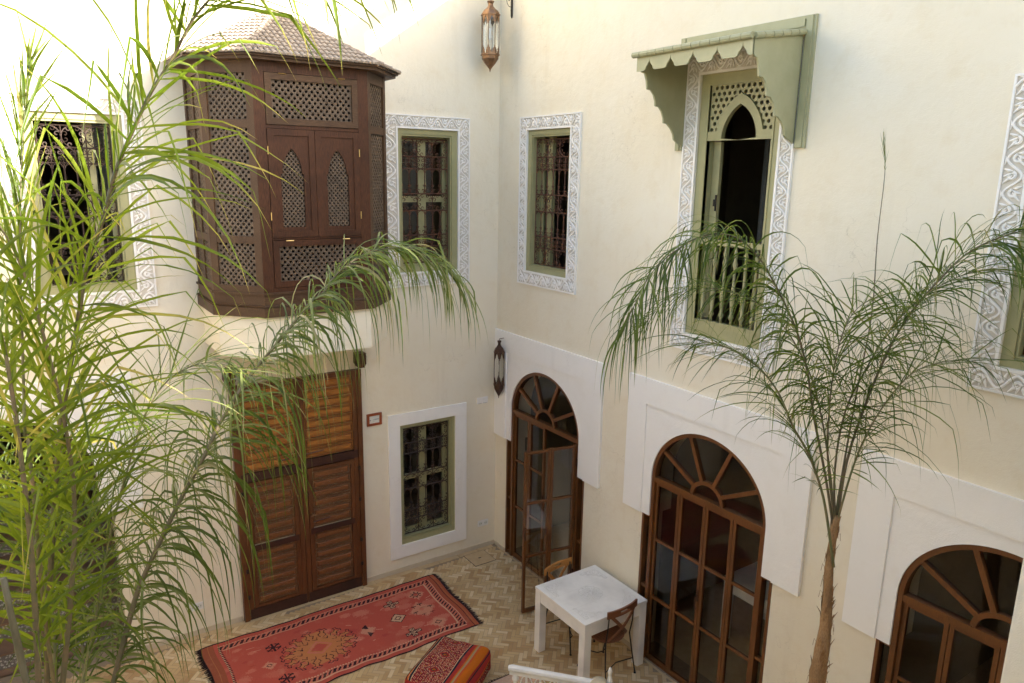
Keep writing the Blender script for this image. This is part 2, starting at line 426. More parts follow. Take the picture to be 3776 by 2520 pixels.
# plain border strip of slabs along the walls
mb = MB()
x = -4.5
while x < -.12:
    w = min(.3, -.06 - x); mb.box(x + .003, x + w - .003, -.085, -.004, -.003, .0035); x += w
y = -.1
while y > -6.2:
    mb.box(-.03, -.004, y - .297, y - .003, -.003, .0035); y -= .3
struct(mb.build('floor_border', 'stone_cover'))
# skirting
mb = MB(TL)
for a, b in ((.012, 1.900), (3.396, 4.545)): mb.box(a, b, .004, .062, 0.001, .014)
struct(mb.build('skirting', 'base_skirt'))
mb = MB(TR)
for a, b in ((.016, .262), (1.875, 2.80), (4.42, 5.33), (6.95, 8.3)): mb.box(a, b, .004, .05, .001, .012)
struct(mb.build('skirting', 'base_skirt'))

# manhole cover
mb = MB()
cx, cy, hs, aa = -.385, -.24, .155, R(0)
mb.box(cx - hs, cx + hs, cy - hs, cy + hs, .0025, .006); mb.m = 1
for a, b, c, d in ((-hs - .005, hs + .005, -hs - .005, -hs), (-hs - .005, hs + .005, hs, hs + .005), (-hs - .005, -hs, -hs, hs), (hs, hs + .005, -hs, hs)):
    mb.box(cx + a, cx + b, cy + c, cy + d, .0022, .0052)
mb.box(cx - .018, cx + .018, cy - .008, cy + .008, .0061, .009)
tag(mb.build('manhole_cover', ['stone_cover', 'dark_slot']), 'square stone floor cover with a small iron slot in the corner by the lower window', 'floor cover')

# ------------------------------------------------------------------ arched doors in the right wall
ZT = 2.0
def arch_surround(T, uc, parent):
    mb = MB(T); a, b = uc - 1.066, uc + 1.066; ia, ib = uc - .80, uc + .80; z1, zi = 3.057, 2.795
    a = max(a, .003)
    mb.box(a, ia, ZSTEP, z1, .0, .032); mb.box(ib, b, ZSTEP, z1, .0, .032); mb.box(ia, ib, zi, z1, .0, .032)
    P = arch_pts(uc); D = .017
    for k in range(len(P) - 1):
        (x0, y0), (x1, y1) = P[k], P[k + 1]
        mb.quad((x0, y0, D), (x1, y1, D), (x1, zi, D), (x0, zi, D))
        mb.quad((x0, y0, D), (x1, y1, D), (x1, y1, -.002), (x0, y0, -.002))
    for s0, s1 in ((ia, uc - HW), (uc + HW, ib)):
        mb.quad((s0, ZSTEP, D), (s1, ZSTEP, D), (s1, zi, D), (s0, zi, D))
        mb.quad((s0, ZSTEP, D), (s1, ZSTEP, D), (s1, ZSTEP, -.002), (s0, ZSTEP, -.002))
    for s in (uc - HW, uc + HW): mb.quad((s, ZSTEP, D), (s, SPR, D), (s, SPR, -.002), (s, ZSTEP, -.002))
    return mb.build('surround', 'white_plaster', parent)
def leaf(parent, T, a, b, z0, z1, c, bars, mat='arch_frame_brown', handle=None):
    """one glazed leaf from a to b (along T's first axis), front face at depth c"""
    mb = MB(T); w = .034; t = .034
    mb.box(a + .003, a + w, z0, z1, c - t, c); mb.box(b - w, b - .003, z0, z1, c - t, c)
    zz = [z0] + bars + [z1 - w]
    for k, z in enumerate(zz): mb.box(a + w, b - w, z, z + (w * 1.2 if k == 0 else w * .8), c - t + .003, c - .003)
    lf = mb.build('leaf', mat, parent)
    gm = MB(T)
    for z, z2 in zip(zz[:-1], zz[1:]):
        gm.quad((a + w, z + w * .8, c - t / 2), (b - w, z + w * .8, c - t / 2), (b - w, z2, c - t / 2), (a + w, z2, c - t / 2))
    gm.build('pane', 'clear_glass', lf, normals=False)
    if handle is not None:
        h = MB(T); hx = handle
        h.tube([(hx, 1.06, c + .002), (hx, 1.06, c + .03), (hx, .96, c + .034), (hx, .92, c + .02)], .007, 6)
        h.box(hx - .01, hx + .01, 1.0, 1.12, c, c + .006)
        h.build('handle', 'lantern_bronze', lf)
    return lf
def arched_door(uc, label, open_right=False):
    T = TR
    root = thing('arched_door', label, 'door', (0, -uc, 0), 'arched glass doors in the right hand wall')
    arch_surround(T, uc, root)
    d0, d1 = -.075, -.03
    mb = MB(T)
    # arch ring
    mb.sm = False
    o_ = arc(uc, SPR, HW - .001, RISE - .001, 0, PI, 36); i_ = arc(uc, SPR, HW - .04, RISE - .04, 0, PI, 36)
    for k in range(36):
        for dd in (d0, .004): mb.quad((*o_[k], dd), (*o_[k + 1], dd), (*i_[k + 1], dd), (*i_[k], dd))
        mb.quad((*i_[k], d0), (*i_[k + 1], d0), (*i_[k + 1], .004), (*i_[k], .004))
    for sgn in (-1, 1):
        a, b = sorted((uc + sgn * (HW - .001), uc + sgn * (HW - .04)))
        mb.box(a, b, .004, SPR, d0, .003)
        a, b = sorted((uc + sgn * (LW_ - .002), uc + sgn * (LW_ - .030)))
        mb.box(a, b, .004, ZSTEP - .002, d0, .002)
        a, b = sorted((uc + sgn * (LW_ - .030), uc + sgn * HW))
        for z in (.01, .80, ZSTEP - .03): mb.box(a, b, z, z + .028, d0 + .004, -.012)
    mb.box(uc - HW + .04, uc + HW - .04, ZT + .012, SPR + .004, d0 + .002, -.001)
    mb.box(uc - LW_ + .03, uc + LW_ - .03, .003, .018, d0, -.02)
    fr = mb.build('frame', 'arch_frame_brown', root)
    gm = MB(T)
    for sgn in (-1, 1):
        a, b = sorted((uc + sgn * (LW_ - .030), uc + sgn * HW))
        gm.quad((a, .03, -.05), (b, .03, -.05), (b, ZSTEP - .03, -.05), (a, ZSTEP - .03, -.05))
    gm.build('side_pane', 'clear_glass', fr, normals=False)
    # fanlight
    mb = MB(T); zc = SPR + .004
    ro, ri = (.20, .175), (.162, .138)
    O = arc(uc, zc, *ro, 0, PI, 20); I = arc(uc, zc, *ri, 0, PI, 20)
    for k in range(20):
        for dd in (-.06, -.012): mb.quad((*O[k], dd), (*O[k + 1], dd), (*I[k + 1], dd), (*I[k], dd))
        mb.quad((*I[k], -.06), (*I[k + 1], -.06), (*I[k + 1], -.012), (*I[k], -.012)); mb.quad((*O[k], -.06), (*O[k + 1], -.06), (*O[k + 1], -.012), (*O[k], -.012))
    for an in (30, 68, 112, 150):
        c, s = math.cos(R(an)), math.sin(R(an)); w = .019
        p0 = (uc + .185 * c, zc + .165 * s); p1 = (uc + (HW - .03) * c, zc + (RISE - .03) * s)
        L = math.hypot(p1[0] - p0[0], p1[1] - p0[1]); nx, ny = -(p1[1] - p0[1]) / L * w, (p1[0] - p0[0]) / L * w
        mb.prism([(p0[0] + nx, p0[1] + ny), (p1[0] + nx, p1[1] + ny), (p1[0] - nx, p1[1] - ny), (p0[0] - nx, p0[1] - ny)], -.058, -.014)
    fan = mb.build('fanlight', 'arch_frame_brown', root)
    gm = MB(T); P = arc(uc, SPR + .004, HW - .04, RISE - .04, 0, PI, 30)
    c0 = gm.V(uc, SPR + .004, -.04); ids = [gm.V(p[0], p[1], -.04) for p in P]
    for k in range(30): gm.F(c0, ids[k], ids[k + 1])
    gm.build('pane', 'clear_glass', fan, normals=False)
    q = (HW - .04) * 2 / 4; a0 = uc - HW + .04
    for k in range(4):
        if open_right and k >= 2: continue
        leaf(root, T, a0 + q * k, a0 + q * (k + 1), .022, ZT + .008, -.022, [.72, 1.37], handle=(a0 + q * 2 - .016) if k == 1 else None)
    if open_right:
        hx, hy = -.01, -(uc + HW - .05)
        dx, dy = -.64, .105
        L = math.hypot(dx, dy); ex, ey = dx / L, dy / L
        TO = lambda a, z, c: Vector((hx + ex * a - ey * c, hy + ey * a + ex * c, z))
        for k in range(2): leaf(root, TO, q * k, q * (k + 1), .022, ZT + .008, .017, [.72, 1.37] if True else [], handle=None)
        mb = MB(TO)
        for z in (.35, 1.75): mb.box(-.012, .006, z, z + .09, -.03, .03)
        mb.box(2 * q - .02, 2 * q - .008, .95, 1.1, .0172, .034)
        mb.build('hinge', 'lantern_bronze', root)
    return root
arched_door(PC[0], 'arched glazed door standing open beside the corner, one leaf swung out', open_right=True)
arched_door(PC[1], 'closed arched glazed door behind the white table, all four leaves shut')
arched_door(PC[2], 'arched glazed door at the lower right, half hidden by the column')

# staircase doorway in the left wall
sd = thing('stair_doorway', 'open arched doorway with a white surround, behind the fronds at the left', 'doorway', (-SC, 0, 0))
arch_surround(TL, SC, sd)
st = thing('staircase', 'brown steps with patterned tile risers climbing inside the open arched doorway', 'stairs', (-SC, .4, 0))
for k in range(11):
    y0 = .42 + k * .29; z0 = k * .175
    a = MB(); a.box(-SC - .95, -SC + .95, y0, y0 + .02, z0 + .012, z0 + .165); a.build('riser', 'zellige_riser', st)
    a = MB(); a.box(-SC - .95, -SC + .95, y0 - .012, y0 + .31, z0 + .166, z0 + .186); a.build('tread', 'stair_tread', st)

# ------------------------------------------------------------------ grille, carved border, windows
def spiral(u, z, r, a0, turn, n=10, r1=.25):
    return [(u + r * (1 - (1 - r1) * k / n) * math.cos(a0 + turn * k / n), z + r * (1 - (1 - r1) * k / n) * math.sin(a0 + turn * k / n)) for k in range(n + 1)]
def grille(T, parent, a, b, z0, z1, d, mat, r=.0060):
    mb = MB(T); H = z1 - z0; W = b - a
    prop = [.205, .145, .30, .205, .30, .145, .20]; s = sum(prop); zz = [z1]
    for p in prop: zz.append(zz[-1] - p / s * H)
    for z in zz: mb.tube([(a, z, d), (b, z, d)], r * 1.2, 4)
    def L(pts, rr=r * .8): mb.tube([(u, z, d) for u, z in pts], rr, 3, caps=False)
    def quatre(a, b, c, e):
        cx, cz = (a + b) / 2, (c + e) / 2; hw, hh = (b - a) / 2, (e - c) / 2; m = min(hw, hh)
        for sx in (-1, 1):
            for sz in (-1, 1):
                px, pz = cx + sx * hw * .5, cz + sz * hh * .5
                # corner arc from side middle to top middle, curling at both ends
                A = [(cx + sx * (hw * .98 - hw * .94 * (1 - math.cos(t))), cz + sz * (hh * .04 + hh * .92 * math.sin(t))) for t in [k * PI / 2 / 8 for k in range(9)]]
                L(A)
                L(spiral(cx + sx * (hw * .98 - m * .30), cz + sz * hh * .06 + sz * m * .18, m * .28, 0 if sx > 0 else PI, sx * sz * PI * 1.7, 8) )
                L(spiral(cx + sx * (hw * .06 + m * .26), cz + sz * (hh * .96 - m * .26), m * .26, PI / 2 * sz, sx * -sz * PI * 1.7, 8))
    def eight(a, b, c, e):
        cx, cz = (a + b) / 2, (c + e) / 2; hw, hh = (b - a) / 2 * .92, (e - c) / 2
        for sz in (-1, 1):
            L([(cx + hw * math.cos(t), cz + sz * (hh * .1 + hh * .88 * math.sin(t))) for t in [k * PI / 8 for k in range(9)]])
            for sx in (-1, 1): L(spiral(cx + sx * hw * .5, cz + sz * hh * .40, hw * .46, 0 if sx > 0 else PI, -sx * sz * PI * 1.8, 8))
    for ti, p in enumerate(prop):
        top, bot = zz[ti], zz[ti + 1]
        if ti in (0, 3, 6):
            for k in range(3):
                quatre(a + W * k / 3, a + W * (k + 1) / 3, bot, top)
                if k: mb.tube([(a + W * k / 3, bot, d), (a + W * k / 3, top, d)], r, 4)
        elif ti in (1, 5):
            for k in range(6):
                eight(a + W * k / 6, a + W * (k + 1) / 6, bot, top)
                if k: mb.tube([(a + W * k / 6, bot, d), (a + W * k / 6, top, d)], r, 4)
        else:
            h = top - bot; cw = W / 6
            for k in range(6):
                u = a + cw * k
                if k: mb.tube([(u, bot, d), (u, top, d)], r * 1.15, 4)
                L([(u + cw / 2 + cw * .46 * math.cos(t), top - cw * .5 + cw * .48 * math.sin(t)) for t in [q * PI / 6 for q in range(7)]])
                for sx in (-1, 1):
                    L(spiral(u + cw / 2 + sx * cw * .25, bot + h * .14, cw * .22, -PI / 2, sx * PI * 1.6, 8))
                    L([(u + cw / 2 + sx * cw * .47, bot + h * .14), (u + cw / 2 + sx * cw * .25, bot + .002)])
                    L(spiral(u + cw / 2 + sx * cw * .33, bot + h * .33, cw * .13, -PI / 2, sx * PI * 1.5, 6))
    for u in (a, b): mb.tube([(u, z0, d), (u, z1, d)], r * 1.2, 4)
    return mb.build('grille', mat, parent)
def carved_border(T, parent, o, i, seed=1):
    """o, i = outer and inner rectangles (u0,u1,z0,z1); returns the carved board"""
    rnd = random.Random(seed)
    mb = MB(T); d = .014; f = .020; dep = .026
    def ring(o, i, c0, c1):
        mb.box(o[0], o[1], i[3], o[3], c0, c1); mb.box(o[0], o[1], o[2], i[2], c0, c1)
        mb.box(o[0], i[0], i[2], i[3], c0, c1); mb.box(i[1], o[1], i[2], i[3], c0, c1)
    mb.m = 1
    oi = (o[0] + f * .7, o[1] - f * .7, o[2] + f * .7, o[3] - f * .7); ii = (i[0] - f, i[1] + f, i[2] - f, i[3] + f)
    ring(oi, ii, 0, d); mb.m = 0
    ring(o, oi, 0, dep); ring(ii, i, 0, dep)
    bwid = [(oi[3] - ii[3]), (ii[0] - oi[0])]
    def band(p0, p1, w):
        (x0, y0), (x1, y1) = p0, p1; L = math.hypot(x1 - x0, y1 - y0); ex, ey = (x1 - x0) / L, (y1 - y0) / L; nx, ny = -ey, ex
        nw = max(2, round(L / (w * .82))); lam = L / nw
        def P(s, v, c=.020): return (x0 + ex * s + nx * v, y0 + ey * s + ny * v, c)
        A = w * .36
        pts = [P(s * L / (nw * 12), A * math.sin(2 * PI * s / 24)) for s in range(nw * 12 + 1)]
        mb.tube(pts, w * .072, 5)
        for k in range(nw):
            sg = 1 if k % 2 == 0 else -1
            c = (k + .5) * lam
            # curl inside each half wave
            sp = [P(c + w * .24 * (1 - .7 * q / 9) * math.cos(PI * .1 + 1.6 * PI * q / 9) * .9, -sg * (w * .10) + sg * -w * .02 + sg * w * .25 * (1 - .7 * q / 9) * math.sin(PI * .1 + 1.6 * PI * q / 9)) for q in range(10)]
            mb.tube(sp, [w * .09 * (1 - .05 * q) for q in range(10)], 5)
            for m_, off in ((-.42, .0), (.42, .0), (0, .0)):
                b0 = P(c + m_ * lam, -sg * w * .44); b1 = P(c + m_ * lam * .6 + w * .06, -sg * w * .22); b2 = P(c + m_ * lam * .3 + w * .16, -sg * w * .06)
                mb.tube([b0, b1, b2], [w * .03, w * .075, w * .02], 5)
            t0 = P(c - w * .30, sg * w * .46); t1 = P(c - w * .08, sg * w * .43); t2 = P(c + w * .14, sg * w * .47)
            mb.tube([t0, t1, t2], [w * .02, w * .05, w * .02], 5)
    wt, ws = oi[3] - ii[3], ii[0] - oi[0]
    band((oi[0], (oi[3] + ii[3]) / 2), (oi[1], (oi[3] + ii[3]) / 2), wt)
    band((oi[0], (oi[2] + ii[2]) / 2), (oi[1], (oi[2] + ii[2]) / 2), ii[2] - oi[2])
    band(((oi[0] + ii[0]) / 2, ii[2]), ((oi[0] + ii[0]) / 2, ii[3]), ws)
    band(((oi[1] + ii[1]) / 2, ii[2]), ((oi[1] + ii[1]) / 2, ii[3]), oi[1] - ii[1])
    return mb.build('carved_surround', ['carved_plaster', 'carved_ground_shade'], parent)
def window(T, g, outer, label, iron, carved=True, style='centre', seed=1, bl=(.095, .095, .08, .08)):
    """g = green frame rectangle, outer = surround rectangle"""
    loc = T((g[0] + g[1]) / 2, outer[2], 0)
    root = thing('grilled_window', label, 'window', loc, 'grilled windows with sage green frames')
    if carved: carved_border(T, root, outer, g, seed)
    else:
        mb = MB(T); mb.box(outer[0], outer[1], g[3], outer[3], 0, .022); mb.box(outer[0], outer[1], outer[2], g[2], 0, .022)
        mb.box(outer[0], g[0], g[2], g[3], 0, .022); mb.box(g[1], outer[1], g[2], g[3], 0, .022)
        mb.build('surround', 'white_plaster', root, bevel=.003)
    mb = MB(T); l, r, b, t = g[0] + bl[0], g[1] - bl[1], g[2] + bl[3], g[3] - bl[2]
    def ring(o, i, c0, c1):
        mb.box(o[0], o[1], i[3], o[3], c0, c1); mb.box(o[0], o[1], o[2], i[2], c0, c1)
        mb.box(o[0], i[0], i[2], i[3], c0, c1); mb.box(i[1], o[1], i[2], i[3], c0, c1)
    e = .022
    G = (g[0] + .001, g[1] - .001, g[2] + .001, g[3] - .001); I = (l, r, b, t)
    m1 = (l - e, r + e, b - e, t + e); m2 = (l - e * .45, r + e * .45, b - e * .45, t + e * .45)
    ring(G, m1, -.10, -.004); ring(m1, m2, -.10, -.016); ring(m2, I, -.14, -.008)
    mb.build('frame', 'sage_paint', root)
    grille(T, root, l + .012, r - .012, b + .012, t - .03, -.055, iron)
    mb = MB(T); D = -.17; w = .055; mid = (l + r) / 2
    if style == 'centre':
        ring((l - .002, r + .002, b - .002, t + .002), (l + .04, r - .04, b + .05, t - .05), D, D + .035)
        mb.box(mid - .05, mid + .05, b + .05, t - .05, D + .001, D + .045); zc = (b + t) / 2 + .02
        mb.box(l + .04, mid - .05, zc - .035, zc + .035, D + .002, D + .033); mb.box(mid + .05, r - .04, zc - .035, zc + .035, D + .002, D + .033)
    else:
        mb.box(l - .002, l + .05, b, t, D, D + .035); x = l + .14
        mb.box(x, x + .085, b, t, D + .001, D + .045)
    cas = mb.build('casement', 'casement_green', root)
    gm = MB(T); x1 = r if style == 'centre' else l + .14
    gm.quad((l, b, D + .015), (x1, b, D + .015), (x1, t, D + .015), (l, t, D + .015)); gm.build('pane', 'clear_glass', cas, normals=False)
    return root
window(TL, W1g, (.463, 1.565, .2075, 2.13), 'ground floor grilled window in a plain flat white surround beside the wooden double door', 'iron_grey', carved=False, bl=(.07, .05, .05, .095))
window(TL, W2g, (.431, 1.575, 3.69, 5.65), 'upper grilled window in a carved white border, right of the wooden box window', 'iron_rust', seed=2, bl=(.095, .06, .08, .09))
window(TR, W3g, (.478, 1.598, 3.72, 5.66), 'upper grilled window with rusty scrollwork, between the corner and the green canopy', 'iron_rust', style='left', seed=3, bl=(.093, .048, .078, .084))
window(TL, W0g, (3.985, 5.10, 3.69, 5.625), 'upper grilled window in a carved white border behind the palm fronds at the left', 'iron_grey', style='left', seed=4)
window(TR, W5g, (5.70, 6.82, 3.70, 5.64), 'carved window cut by the right edge of the picture', 'iron_rust', style='left', seed=5)
# ------------------------------------------------------------------ tall green window with canopy
tw = thing('tall_window', 'tall sage green window with a pointed arch and baluster rail under the canopy', 'window', (0, -3.64, 3.45))
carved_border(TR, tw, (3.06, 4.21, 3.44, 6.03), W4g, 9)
mb = MB(TR); g = W4g
mb.box(g[0] + .001, 3.319, g[2], g[3] - .001, -.10, -.004); mb.box(3.985, g[1] - .001, g[2], g[3] - .001, -.10, -.004)
mb.box(3.319, 3.985, 5.775, g[3] - .001, -.10, -.004); mb.box(3.319, 3.985, g[2] + .001, 3.70, -.10, -.004)
mb.box(3.300, 3.319, 3.70, 5.775, -.04, .004); mb.box(3.985, 4.004, 3.70, 5.775, -.04, .004)
mb.build('frame', 'sage_paint', tw)
# lattice spandrel with star holes and pointed arch
def arch_profile(cu, zs, hw, rise, n=14):      # pointed horseshoe arch, half outline from spring to apex
    return [(hw * (1 - (k / n) ** 2.1) ** .75 * (1 + .0 * k), zs + rise * (k / n)) for k in range(n + 1)]
cu = 3.652
mb = MB(TR); prof = arch_profile(cu, 5.32, .18, .285)
outp = arch_profile(cu, 5.32, .245, .37)
def W_at(pr, z):
    for (w0, z0), (w1, z1) in zip(pr[:-1], pr[1:]):
        if z0 <= z <= z1: return w0 + (w1 - w0) * (z - z0) / (z1 - z0)
    return 0
zs_ = [5.318 + k * (5.775 - 5.318) / 30 for k in range(31)]
for z0, z1 in zip(zs_[:-1], zs_[1:]):
    i0, i1, o0, o1 = W_at(prof, z0), W_at(prof, z1), W_at(outp, z0), W_at(outp, z1)
    if z0 < 5.38: o0 = o1 = .333
    if o0 > 0:
        for sx in (-1, 1):
            for c in (-.045, -.002):
                mb.quad((cu + sx * i0, z0, c), (cu + sx * o0, z0, c), (cu + sx * o1, z1, c), (cu + sx * i1, z1, c))
            mb.quad((cu + sx * i0, z0, -.045), (cu + sx * i0, z0, -.002), (cu + sx * i1, z1, -.002), (cu + sx * i1, z1, -.045))
            mb.quad((cu + sx * o0, z0, -.045), (cu + sx * o0, z0, -.002), (cu + sx * o1, z1, -.002), (cu + sx * o1, z1, -.045))
    if z0 < 5.33:
        for sx in (-1, 1): mb.quad((cu + sx * i0, z0, -.002), (cu + sx * .333, z0, -.002), (cu + sx * .333, z0, -.045), (cu + sx * i0, z0, -.045))
mb.build('pointed_arch', 'sage_paint', tw)
def lattice(mb, a0, a1, b0, b1, c, p=.0535, hr=.0145, depth=.018, nub=True, clip=None, rowp=.031, sides=6):
    W = a1 - a0; H = b1 - b0
    nc = max(1, round(W / p)); nr = max(1, round(H / rowp)); pw = W / nc; ph = H / nr
    hr = min(hr, ph * .48, pw * .45)
    for j in range(nr):
        z0, z1 = b0 + j * ph, b0 + (j + 1) * ph; odd = j % 2
        cells = [(a0 + k * pw, a0 + (k + 1) * pw) for k in range(nc)] if not odd else [(a0 + (k + .5) * pw, a0 + (k + 1.5) * pw) for k in range(nc - 1)]
        if odd:
            for x0, x1 in ((a0, a0 + pw / 2), (a1 - pw / 2, a1)):
                if clip is None or clip((x0 + x1) / 2, (z0 + z1) / 2) : mb.quad((x0, z0, c), (x1, z0, c), (x1, z1, c), (x0, z1, c))
        for x0, x1 in cells:
            cx, cz = (x0 + x1) / 2, (z0 + z1) / 2
            if clip is not None and not clip(cx, cz): continue
            oc = [mb.V(x0, z0, c), mb.V(cx, z0, c), mb.V(x1, z0, c), mb.V(x1, z1, c), mb.V(cx, z1, c), mb.V(x0, z1, c)]
            an = [-150, -90, -30, 30, 90, 150]
            hi = [mb.V(cx + hr * math.cos(R(q)), cz + hr * math.sin(R(q)), c) for q in an]
            hb = [mb.V(cx + hr * math.cos(R(q)), cz + hr * math.sin(R(q)), c - depth) for q in an]
            for q in range(6):
                mb.F(oc[q], oc[(q + 1) % 6], hi[(q + 1) % 6], hi[q]); mb.F(hi[q], hi[(q + 1) % 6], hb[(q + 1) % 6], hb[q])
            if nub:
                for nx, nz in ((x0, z0), ):
                    s = ph * .36; tp = mb.V(nx, nz, c + .009); q4 = [mb.V(nx + s * dx, nz + s * dz, c + .0005) for dx, dz in ((-1.1, 0), (0, -1), (1.1, 0), (0, 1))]
                    for q in range(4): mb.F(q4[q], q4[(q + 1) % 4], tp)
mb = MB(TR)
def clipw(u, z): return abs(u - cu) >= max(W_at(outp, z) - .012, 0) and z > 5.385
lattice(mb, 3.319, 3.985, 5.385, 5.775, -.02, p=.0555, hr=.0185, clip=clipw, rowp=.049, nub=False, depth=.02)
mb.build('lattice', 'casement_green', tw)
# rail with turned balusters
mb = MB(TR); mb.box(3.319, 3.985, 4.43, 4.476, -.06, -.006); mb.box(3.319, 3.985, 3.70, 3.75, -.06, -.006)
rail = mb.build('rail', 'casement_green', tw)
for k in range(6):
    u = 3.319 + (k + .5) * .111
    mb = MB(); h = 4.43 - 3.75; P = [(.013, 0), (.013, .06), (.026, .10), (.014, .14), (.022, .3), (.026, .36), (.014, .5), (.012, .72), (.024, .78), (.012, .84), (.02, .9), (.012, .94), (.012, 1)]
    mb.sm = True; mb.lathe(.033, -u, [(r, 3.75 + h * z) for r, z in P], 8); mb.build('baluster', 'casement_green', tw)
# half open inner casement leaf
mb = MB(TR); mb.box(3.322, 3.40, 3.76, 5.31, -.13, -.095); cs = mb.build('casement', 'casement_green', tw)
mb = MB(TR); mb.box(3.385, 3.398, 4.72, 4.86, -.0945, -.082); mb.box(3.372, 3.384, 4.76, 4.82, -.0945, -.075); mb.build('latch', 'iron_black', cs)
# pale curtain drawn aside inside
cr_ = MB()
for k in range(14):
    y = -3.45 - k * .035
    cr_.quad((.62 + .03 * (k % 2), y, 3.6 + .0), (.62 + .03 * ((k + 1) % 2), y - .035, 3.6), (.62 + .03 * ((k + 1) % 2), y - .035 * (.35), 5.9), (.62 + .03 * (k % 2), y, 5.9))
tag(cr_.build('curtain', 'dark_fabric', normals=False), 'dim curtain hanging inside the tall sage green window', 'curtain')

cn = thing('window_canopy', 'sage green wooden canopy with scalloped fascia and brackets over the tall window', 'canopy', (0, -3.64, 5.24))
mb = MB(TR)
for a, b in ((2.966, 3.045), (4.215, 4.305)):
    mb.box(a, b, 5.24, 6.195, 0.001, .022); mb.box(a + .018, b - .022, 5.245, 6.19, .022, .034)
mb.box(3.045, 4.215, 6.10, 6.195, .001, .022); mb.box(3.045, 4.215, 6.118, 6.172, .022, .034)
mb.build('wall_board', 'sage_canopy', cn)
mb = MB(TR); D = .58
A = [(3.03, 6.075, .02), (4.225, 6.075, .02), (4.225, 5.985, D + .03), (3.0, 5.985, D + .03)]
i = [mb.V(*p) for p in A] + [mb.V(p[0], p[1] + .022, p[2]) for p in A]
mb.F(*i[:4]); mb.F(*i[4:])
for k in range(4): mb.F(i[k], i[(k + 1) % 4], i[4 + (k + 1) % 4], i[4 + k])
nb_ = 13
for k in range(nb_):       # rolled board ends along the front edge and over the right side
    u0 = 3.0 + k * (1.225 / nb_); u1 = u0 + 1.225 / nb_ - .006
    mb.tube([(u0, 5.995, D + .035), (u1, 5.995, D + .035)], .024, 8)
for k in range(6):
    c0 = .03 + k * .095; mb.tube([(4.222, 6.083 - .09 * (c0) / .6, c0), (4.222, 6.083 - .09 * (c0 + .088) / .6, c0 + .088)], .024, 8)
mb.build('roof_board', 'sage_canopy', cn)
# fascia with ogee notches
def notch(c, w, h, base):   # points left to right of a pointed notch cut upward from base
    return [(c - w, base), (c - w * .72, base + h * .10), (c - w * .55, base + h * .36), (c - w * .38, base + h * .42), (c - w * .22, base + h * .56), (c - w * .08, base + h * .66), (c, base + h),
            (c + w * .08, base + h * .66), (c + w * .22, base + h * .56), (c + w * .38, base + h * .42), (c + w * .55, base + h * .36), (c + w * .72, base + h * .10), (c + w, base)]
base = 5.865; pts = [(3.03, 5.983), (3.03, base)]
for k in range(5): 
    c = 3.03 + .085 + k * .2375 + .03; pts += notch(c + .03, .062, .10, base)
pts += [(4.215, base), (4.215, 5.983)]
# split the concave outline into vertical strips
mb = MB(TR)
top = 5.983; low = pts[1:-1]
for (x0, y0), (x1, y1) in zip(low[:-1], low[1:]):
    if x1 - x0 < 1e-5: continue
    for c in (D, D + .016): mb.quad((x0, y0, c), (x1, y1, c), (x1, top, c), (x0, top, c))
    mb.quad((x0, y0, D), (x1, y1, D), (x1, y1, D + .016), (x0, y0, D + .016))
mb.build('fascia', 'sage_canopy', cn)
def bracket(u):
    mb = MB(TR)
    # depth profile from the fascia down to the wall: stepped ogee scallops
    prof = [(D, 5.88), (D - .02, 5.86), (D - .05, 5.855), (D - .075, 5.80), (D - .085, 5.73), (D - .13, 5.725), (D - .165, 5.69), (D - .185, 5.645), (D - .19, 5.60), (D - .235, 5.595), (D - .27, 5.56), (D - .295, 5.51),
            (D - .30, 5.465), (D - .345, 5.46), (D - .39, 5.425), (D - .425, 5.38), (D - .44, 5.33), (D - .47, 5.31), (D - .53, 5.285), (.02, 5.27)]
    topz = lambda c: 6.073 - .09 * c / .6
    for (c0, z0), (c1, z1) in zip(prof[:-1], prof[1:]):
        for uu in (u, u + .018): mb.quad((uu, z0, c0), (uu, z1, c1), (uu, topz(c1), c1), (uu, topz(c0), c0))
        mb.quad((u, z0, c0), (u, z1, c1), (u + .018, z1, c1), (u + .018, z0, c0))
    return mb.build('side_bracket', 'sage_canopy', cn)
bracket(3.048); bracket(4.192)

# ------------------------------------------------------------------ mashrabiya box window
BB, AA, D1, DD = .889, .532, .678, 1.067
mz = thing('box_window', 'projecting brown wooden lattice box window with a tiled hipped roof', 'window', (-MU, 0, 3.3))
XY = [(-(MU + BB), 0), (-(MU + BB), -D1), (-(MU + AA), -DD), (-(MU - AA), -DD), (-(MU - BB), -D1), (-(MU - BB), 0)]
def face(k):
    p0, p1 = Vector(XY[k]), Vector(XY[k + 1]); L = (p1 - p0).length; e = (p1 - p0) / L; n = Vector((e.y, -e.x))
    if n.dot(p0 - Vector((-MU, -.3))) < 0: n = -n
    return L, (lambda a, b, c: Vector((p0.x + e.x * a + n.x * c, p0.y + e.y * a + n.y * c, b)))
ZB, ZTOP = 3.675, 5.93
tiers = [(3.965, 4.355), (4.42, 5.37), (5.44, 5.83)]
def frame_panel(mb, a, b, z0, z1, w, c0, c1):
    mb.box(a, a + w, z0, z1, c0, c1); mb.box(b - w, b, z0, z1, c0, c1); mb.box(a + w, b - w, z0, z0 + w, c0, c1 - .001); mb.box(a + w, b - w, z1 - w, z1, c0, c1 - .001)
